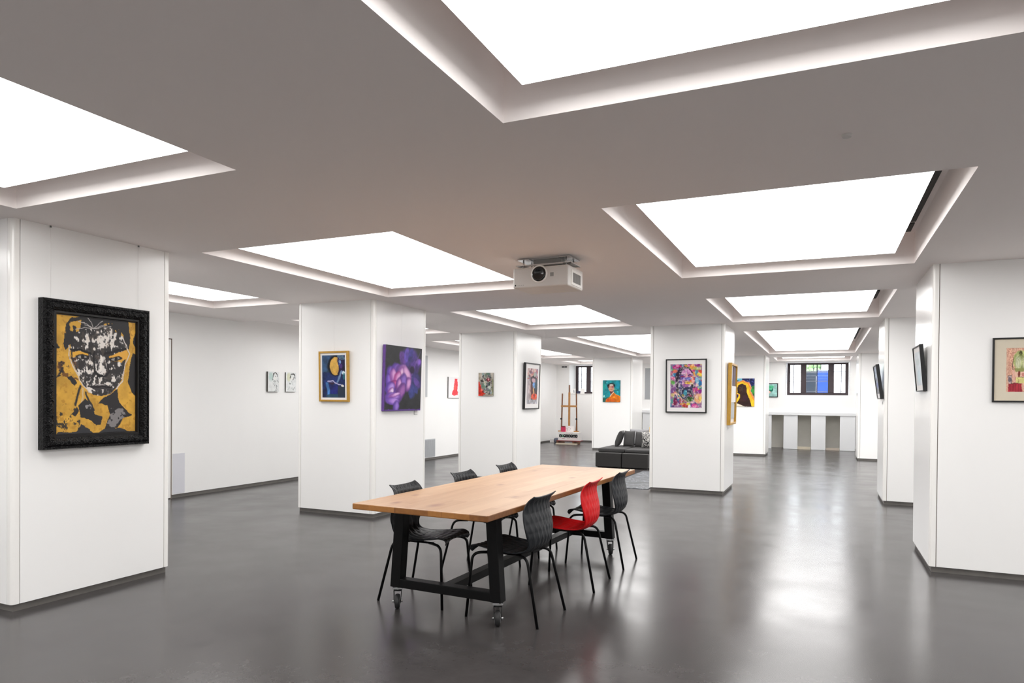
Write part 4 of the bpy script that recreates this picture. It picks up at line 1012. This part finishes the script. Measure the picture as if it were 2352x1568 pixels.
# ---- 7 multicoloured portrait
def art_multi():
    c = Canvas(92, 124, (150, 110, 150), 66, .014, (225, 215, 1050, 1340))
    pal = [(206, 52, 132), (236, 150, 60), (238, 212, 84), (64, 140, 170), (110, 170, 90), (120, 66, 140), (224, 120, 96), (236, 196, 190), (70, 60, 110), (90, 160, 150), (176, 70, 90), (214, 190, 150)]
    rng = np.random.default_rng(17)
    for k in range(150): c.ell(rng.uniform(220, 1050), rng.uniform(215, 1340), rng.uniform(25, 75), rng.uniform(20, 80), pal[int(rng.integers(12))], rng.uniform(0, 3), .85, .3)
    for x, y, rx, ry, col in ((400, 285, 110, 55, (216, 34, 132)), (820, 290, 80, 70, (238, 150, 50)), (920, 240, 80, 34, (140, 40, 120)), (920, 330, 110, 36, (196, 206, 110)), (1010, 410, 50, 50, (222, 76, 50)), (990, 490, 70, 50, (244, 214, 70)), (360, 490, 60, 60, (40, 140, 190)), (360, 400, 60, 44, (236, 110, 90)), (1000, 710, 60, 70, (20, 110, 176)), (920, 640, 50, 80, (120, 180, 206)), (295, 690, 60, 50, (84, 168, 72)), (300, 850, 90, 90, (120, 74, 130)), (250, 330, 40, 70, (96, 140, 136)), (300, 580, 60, 50, (220, 96, 140)), (1000, 920, 60, 50, (140, 30, 140)), (1010, 830, 50, 34, (36, 130, 110)), (300, 1020, 50, 50, (206, 190, 120)), (260, 1180, 50, 70, (74, 150, 144)), (960, 1090, 110, 130, (206, 150, 110)), (1010, 1110, 40, 80, (240, 206, 90)), (880, 1290, 90, 50, (214, 80, 150)), (360, 1180, 50, 100, (110, 24, 70)), (560, 1250, 90, 40, (232, 140, 40)), (620, 1290, 90, 50, (176, 44, 50))): c.ell(x, y, rx, ry, col, 0, .9, .3, .15)
    c.ell(600, 560, 235, 270, (46, 28, 54), soft=.08); c.poly([(400, 600), (520, 850), (480, 1000), (380, 900)], (52, 36, 60), .9); c.poly([(800, 700), (900, 800), (760, 850)], (40, 34, 44), .9)
    c.poly([(470, 760), (800, 780), (820, 1060), (700, 1180), (520, 1100), (440, 960)], (58, 56, 88), 1, .4)
    c.ell(655, 600, 185, 215, (150, 92, 150), var=.15); c.ell(640, 430, 130, 90, (204, 132, 190), var=.15); c.ell(520, 620, 70, 130, (96, 70, 142)); c.ell(800, 620, 60, 90, (222, 96, 62)); c.ell(650, 560, 26, 110, (222, 160, 170)); c.ell(690, 590, 90, 36, (84, 108, 196), a=.8); c.ell(580, 600, 60, 30, (110, 90, 180), a=.8)
    c.stroke([(500, 500), (560, 478), (620, 510)], 14, (60, 24, 50)); c.stroke([(690, 505), (750, 480), (830, 500)], 14, (60, 24, 50)); c.stroke([(520, 540), (610, 540)], 13, (150, 30, 60)); c.stroke([(700, 540), (790, 540)], 13, (160, 36, 60)); c.stroke([(600, 655), (660, 650), (690, 655)], 12, (80, 40, 60)); c.poly([(600, 690), (660, 660), (700, 672), (760, 664), (790, 700), (700, 735), (620, 725)], (232, 186, 46)); c.stroke([(605, 696), (780, 696)], 7, (120, 70, 30)); c.ell(770, 720, 60, 34, (216, 190, 110), a=.8); c.ell(560, 690, 30, 60, (206, 110, 160), a=.8)
    c.speck(.66, 16, 18, (240, 226, 236), .6, c.polymask([(420, 330), (860, 330), (880, 800), (440, 820)]), seed=71); c.speck(.62, 14, 16, (36, 24, 44), .7, c.polymask([(380, 320), (620, 300), (520, 480), (420, 760)]), seed=72)
    for r, col in ((130, (196, 190, 200)), (168, (150, 150, 150)), (215, (206, 196, 140)), (250, (120, 90, 90))): c.stroke([(650 + r * math.cos(a), 930 + r * math.sin(a) * .95) for a in np.linspace(-.4, PI + .4, 16)], 8, col, .85)
    c.ell(620, 950, 40, 70, (70, 170, 190), a=.8); c.ell(740, 1120, 90, 60, (70, 120, 50), var=.4); c.ell(560, 1020, 40, 40, (150, 140, 40), a=.7); c.ell(740, 1020, 50, 30, (120, 30, 60)); c.ell(730, 1300, 36, 36, (236, 230, 240)); c.stroke([(400, 1100), (460, 1240)], 18, (80, 50, 120)); c.speck(.68, 20, 24, (240, 236, 230), .5, seed=75)
    return c
picture('picture', 'multicoloured portrait print with white mount in a thin black frame', .63, .84, .035, (-1.955, 10.90, 1.25), 0, math.radians(1.5), 'black_frame', .018, 'mat_white', (.055, .062), art_multi(), True)
# ---- 8 gold box frame collage on the side of the middle column
t = thing('picture', 'deep gold box frame with white and grey collage on a column side', 'picture', (-1.376, 11.56, 1.06), (0, 0, QX), 'pictures on the columns and walls')
t.rotation_euler = (Matrix.Rotation(QX, 3, 'Z') @ Matrix.Rotation(math.radians(1.0), 3, 'X')).to_euler()
frame_mesh(.78, .98, .035, .055, M['gold_frame'], t)
box_obj('backing', -.36, .36, -.02, -.002, .03, .95, M['mat_white'], t)
for q_ in ((-.30, -.06, -.028, .26, .93, 'mat_white'), (.0, .32, -.034, .36, .93, 'purple_grey'), (-.34, .34, -.042, .36, .62, 'card'), (-.30, .30, -.030, .10, .34, 'pale_grey_panel'), (-.34, -.18, -.036, .62, .70, 'gap')):
    x0, x1, y, z0, z1, m_ = q_
    if m_ == 'purple_grey': M[m_] = mat('purple_grey_paper', (104, 92, 106), .8)
    box_obj('collage_piece', x0, x1, y, -.02, z0, z1, M[m_], t)
# ---- 9 haloed profile
def art_halo():
    c = Canvas(62, 90, (28, 34, 86), 77, .010, (200, 500, 680, 1080))
    c.put(np.ones((c.h, c.w)), (30, 34, 84), 1, .3); c.speck(.72, 20, 26, (90, 110, 190), .8, seed=7); c.poly([(190, 490), (432, 490), (425, 575), (300, 640), (190, 660)], (120, 204, 232), 1, .1); c.ell(345, 550, 22, 14, (24, 60, 60)); c.poly([(590, 660), (690, 650), (690, 960), (640, 900)], (40, 120, 60), 1, .4); c.ell(650, 760, 30, 50, (70, 160, 60), a=.8)
    sil = [(345, 800), (336, 700), (360, 640), (435, 608), (505, 640), (528, 720), (520, 775), (556, 860), (590, 950), (628, 1090), (500, 1078), (420, 1050), (322, 1014), (360, 960), (392, 900), (396, 830)]
    def grow(k): return [(430 + (x - 430) * k[0], 800 + (y - 800) * k[1]) for x, y in sil]
    c.poly(grow((1.95, 1.36)), (238, 150, 110), 1, .15); c.poly([(190, 1090), (230, 900), (330, 850), (330, 1090)], (240, 150, 60)); c.poly(grow((1.72, 1.28)), (244, 150, 36)); c.poly(grow((1.55, 1.2)), (250, 200, 44), 1, .08); c.poly([(255, 1090), (330, 930), (400, 820), (400, 960), (330, 1090)], (252, 206, 40)); c.speck(.72, 16, 20, (206, 70, 70), .7, c.polymask([(200, 780), (330, 780), (300, 980), (200, 1000)]), seed=12)
    c.poly([(190, 1050), (330, 1010), (420, 1030), (560, 1085), (190, 1090)], (236, 226, 204)); c.poly(sil, (56, 30, 26), 1, .2); c.ell(400, 720, 34, 50, (88, 56, 40), a=.7); c.ell(440, 710, 18, 60, (60, 64, 56), a=.6); c.ell(490, 900, 40, 60, (62, 32, 50), a=.7); c.stroke([(372, 715), (410, 708)], 5, (24, 14, 12)); c.stroke([(360, 780), (386, 790)], 5, (30, 14, 12))
    return c
picture('picture', 'canvas of a dark profile with yellow halo against night blue', .60, .735, .022, (-1.94, 18.93, 1.288), 0, 0, cv=art_halo())
# ---- 10 mint print
def art_mint():
    c = Canvas(44, 52, (150, 206, 196), 88, .02); c.put(np.ones((c.h, c.w)), (160, 206, 200), 1, .12); c.ell(.45, .25, .3, .14, (84, 190, 140), var=.2); c.ell(.5, .45, .2, .17, (22, 110, 88)); c.ell(.5, .40, .14, .08, (100, 206, 160)); c.ell(.3, .66, .22, .12, (238, 196, 180)); c.stroke([(.2, .9), (.5, .7)], .04, (170, 190, 190)); return c
picture('picture', 'small mint green print in black frame left of the barred window', .42, .425, .03, (-1.462, 22.20, 1.549), 0, 0, 'black_frame', .024, None, (.0, .0), art_mint(), True)
# ---- 11 dark leaning picture
def art_dark():
    c = Canvas(46, 60, (24, 32, 56), 91, .02); c.put(np.ones((c.h, c.w)), (26, 34, 58), 1, .4); c.speck(.64, 8, 10, (150, 170, 200), .8, seed=93); c.ell(.5, .62, .3, .1, (40, 80, 170), a=.8); c.ell(.5, .3, .2, .08, (190, 200, 214), a=.6); c.poly([(.0, .86), (1, .86), (1, 1), (0, 1)], (226, 224, 226)); return c
picture('picture', 'dark blue picture leaning out from the second right-hand column', .62, .495, .045, (.777, 11.27, 1.49), -QX, math.radians(7.5), 'black_frame', .02, None, (0, 0), art_dark(), True)
# ---- 12 pale leaning picture
def art_pale():
    c = Canvas(44, 40, (204, 214, 220), 95, .02); c.put(np.ones((c.h, c.w)), (206, 214, 220), 1, .05); c.ell(.45, .3, .3, .1, (176, 192, 190), a=.7, soft=.5); c.ell(.5, .7, .25, .2, (186, 216, 226), a=.7, soft=.6); c.stroke([(.3, .4), (.5, .6), (.7, .45)], .02, (150, 165, 175), .6); return c
picture('picture', 'pale print in thin black frame leaning out from the nearest right column', .52, .42, .032, (.837, 7.30, 1.549), -QX, math.radians(5), 'black_frame', .012, 'mat_white', (.05, .045), art_pale(), True)
# ---- 13 girl print
def art_girl():
    c = Canvas(64, 118, (216, 168, 144), 99, .012, (440, 365, 930, 1200))
    c.put(np.ones((c.h, c.w)), (214, 166, 142), 1, .1); c.speck(.6, 26, 44, (238, 200, 170), .7, seed=3, octv=1); c.speck(.66, 30, 50, (186, 120, 104), .6, seed=4, octv=1)
    c.poly([(570, 800), (640, 760), (660, 960), (590, 980)], (206, 150, 130)); c.ell(760, 850, 150, 120, (232, 190, 168)); c.ell(745, 610, 160, 190, (176, 184, 116), var=.2); c.ell(690, 640, 60, 120, (226, 226, 200), a=.8, soft=.6); c.ell(800, 640, 40, 110, (220, 220, 190), a=.6, soft=.6); c.ell(745, 470, 34, 40, (74, 74, 40)); c.ell(880, 520, 60, 80, (120, 150, 80), a=.8)
    for k in range(9): c.stroke([(745, 470), (610 + 34 * k, 620), (600 + 36 * k, 790)], 5, (110, 120, 66), .7)
    c.poly([(610, 760), (880, 740), (880, 800), (700, 820), (640, 830)], (140, 146, 84), .9); c.stroke([(600, 560), (570, 680), (580, 780)], 8, (70, 56, 44)); c.ell(715, 860, 26, 60, (126, 60, 48)); c.ell(800, 870, 40, 34, (200, 130, 120)); c.stroke([(690, 925), (860, 920)], 8, (80, 60, 50))
    c.poly([(640, 930), (930, 920), (930, 1030), (660, 1030)], (222, 214, 140), 1, .1); c.stroke([(690, 940), (700, 1020)], 5, (130, 120, 60)); c.poly([(480, 900), (560, 890), (570, 1030), (500, 1040)], (160, 140, 140), 1, .3); c.ell(520, 965, 30, 40, (90, 80, 90), a=.8); c.stroke([(478, 900), (560, 890)], 7, (80, 70, 66)); c.stroke([(590, 800), (610, 1000)], 20, (228, 180, 166))
    c.poly([(490, 1050), (620, 1025), (770, 1040), (785, 1200), (490, 1200)], (168, 44, 58), 1, .15)
    for x in (530, 590, 640, 700, 750): c.stroke([(x, 1050), (x, 1195)], 9, (120, 26, 40), .6)
    c.stroke([(495, 1050), (620, 1028), (772, 1042)], 7, (90, 24, 34)); c.ell(860, 1110, 60, 60, (226, 180, 170), a=.8); c.poly([(440, 365), (480, 365), (480, 1200), (440, 1200)], (226, 190, 166), .35)
    return c
picture('picture', 'black framed print of a green-haired figure, cut by the right image edge', .345, .528, .02, (1.439, 6.794, 1.455), 0, 0, 'black_frame', .013, 'mat_cream', (.082, .072), art_girl(), True)
# ---- 14, 15 small sketches and 16 red shape on the left wall
def art_sketch(seed, tint):
    c = Canvas(40, 52, (228, 232, 232), seed, .03); c.put(np.ones((c.h, c.w)), (230, 233, 233), 1, .04); c.ell(.28, .25, .2, .2, tint, a=.7, soft=.6); rng = np.random.default_rng(seed)
    c.stroke([(.42, .28), (.5, .12), (.68, .06), (.84, .14), (.86, .26)], .03, (44, 44, 40))
    for k in range(14):
        x, y = rng.uniform(.35, .85), rng.uniform(.2, .9); c.stroke([(x, y), (x + rng.uniform(-.15, .15), y + rng.uniform(.02, .14))], rng.uniform(.014, .03), [(60, 62, 60), (110, 114, 116), (130, 140, 136)][k % 3], .85)
    c.ell(.6, .3, .12, .09, (240, 240, 238)); return c
picture('picture', 'small ink sketch canvas on the left wall, left one of the pair', .255, .33, .035, (XL, 8.742, 1.533), QX, 0, cv=art_sketch(101, (176, 206, 200)), edge='dark_canvas_edge')
picture('picture', 'small ink sketch canvas on the left wall, right one of the pair', .25, .33, .025, (XL, 9.163, 1.535), QX, 0, cv=art_sketch(114, (214, 216, 180)), edge='dark_canvas_edge')
def art_red():
    c = Canvas(50, 50, (240, 238, 240), 120, .012); c.poly([(.52, .08), (.74, .1), (.78, .4), (.74, .62), (.80, .72), (.76, .84), (.5, .88), (.3, .84), (.34, .68), (.44, .6)], (236, 66, 76), 1, .06); c.ell(.58, .5, .08, .12, (246, 110, 90), a=.6); return c
picture('picture', 'white canvas with a red cut-out shape on the left wall', .60, .515, .025, (XL, 14.90, 1.45), QX, 0, cv=art_red(), edge='dark_canvas_edge')
# ---- captions
b = MB(); b.box(-.046, .046, -.003, 0, 0, .045)
t = thing('caption_card', 'small white caption card below the purple peony canvas', 'caption', (-4.9005, 7.715, 1.231), (0, 0, QX)); b.build('card', M['card'], t)
b = MB(); b.box(-.050, -.046, -.006, 0, -.004, .055); b.box(-.046, .03, -.006, 0, -.004, 0.0); b.build('holder', M['hub'], t)
tag(box_obj('caption_card', .774, .7785, 11.10, 11.20, 1.41, 1.45, M['pale_grey_panel']), 'small grey caption card below the dark leaning picture', 'caption')

# ------------------------------------------------------------------ camera, world, view
cam = bpy.data.cameras.new('camera'); co = bpy.data.objects.new('camera', cam); C.objects.link(co)
r_ = Vector((0.91036525, 0.41372529, 0.00815454)); u_ = Vector((-0.01134543, 0.0052561, 0.99992182)); f_ = Vector((-0.41365008, 0.9103866, -0.00947886))
mw = Matrix(((r_.x, u_.x, -f_.x, 0), (r_.y, u_.y, -f_.y, 0), (r_.z, u_.z, -f_.z, 1.45431), (0, 0, 0, 1)))
co.matrix_world = mw
cam.sensor_width = 36.0; cam.sensor_fit = 'HORIZONTAL'; cam.lens = 1573.383 / 2352 * 36
cam.shift_y = (929.228 - 784) / 2352; cam.clip_start = 0.05; cam.clip_end = 200
sc = bpy.context.scene; sc.camera = co
w = bpy.data.worlds.new('world'); sc.world = w; w.use_nodes = True
bg = w.node_tree.nodes['Background']; bg.inputs[0].default_value = (0.86, 0.93, 1.0, 1); bg.inputs[1].default_value = 5.5
vs = sc.view_settings; vs.view_transform = 'Standard'; vs.look = 'None'; vs.gamma = 1.0; vs.use_curve_mapping = False
vs.exposure = 0.2
sc.cycles.max_bounces = 16; sc.cycles.diffuse_bounces = 12; sc.cycles.glossy_bounces = 6
sc.cycles.use_denoising = True
sc.cycles.sample_clamp_indirect = 10.0
sc.cycles.caustics_reflective = True
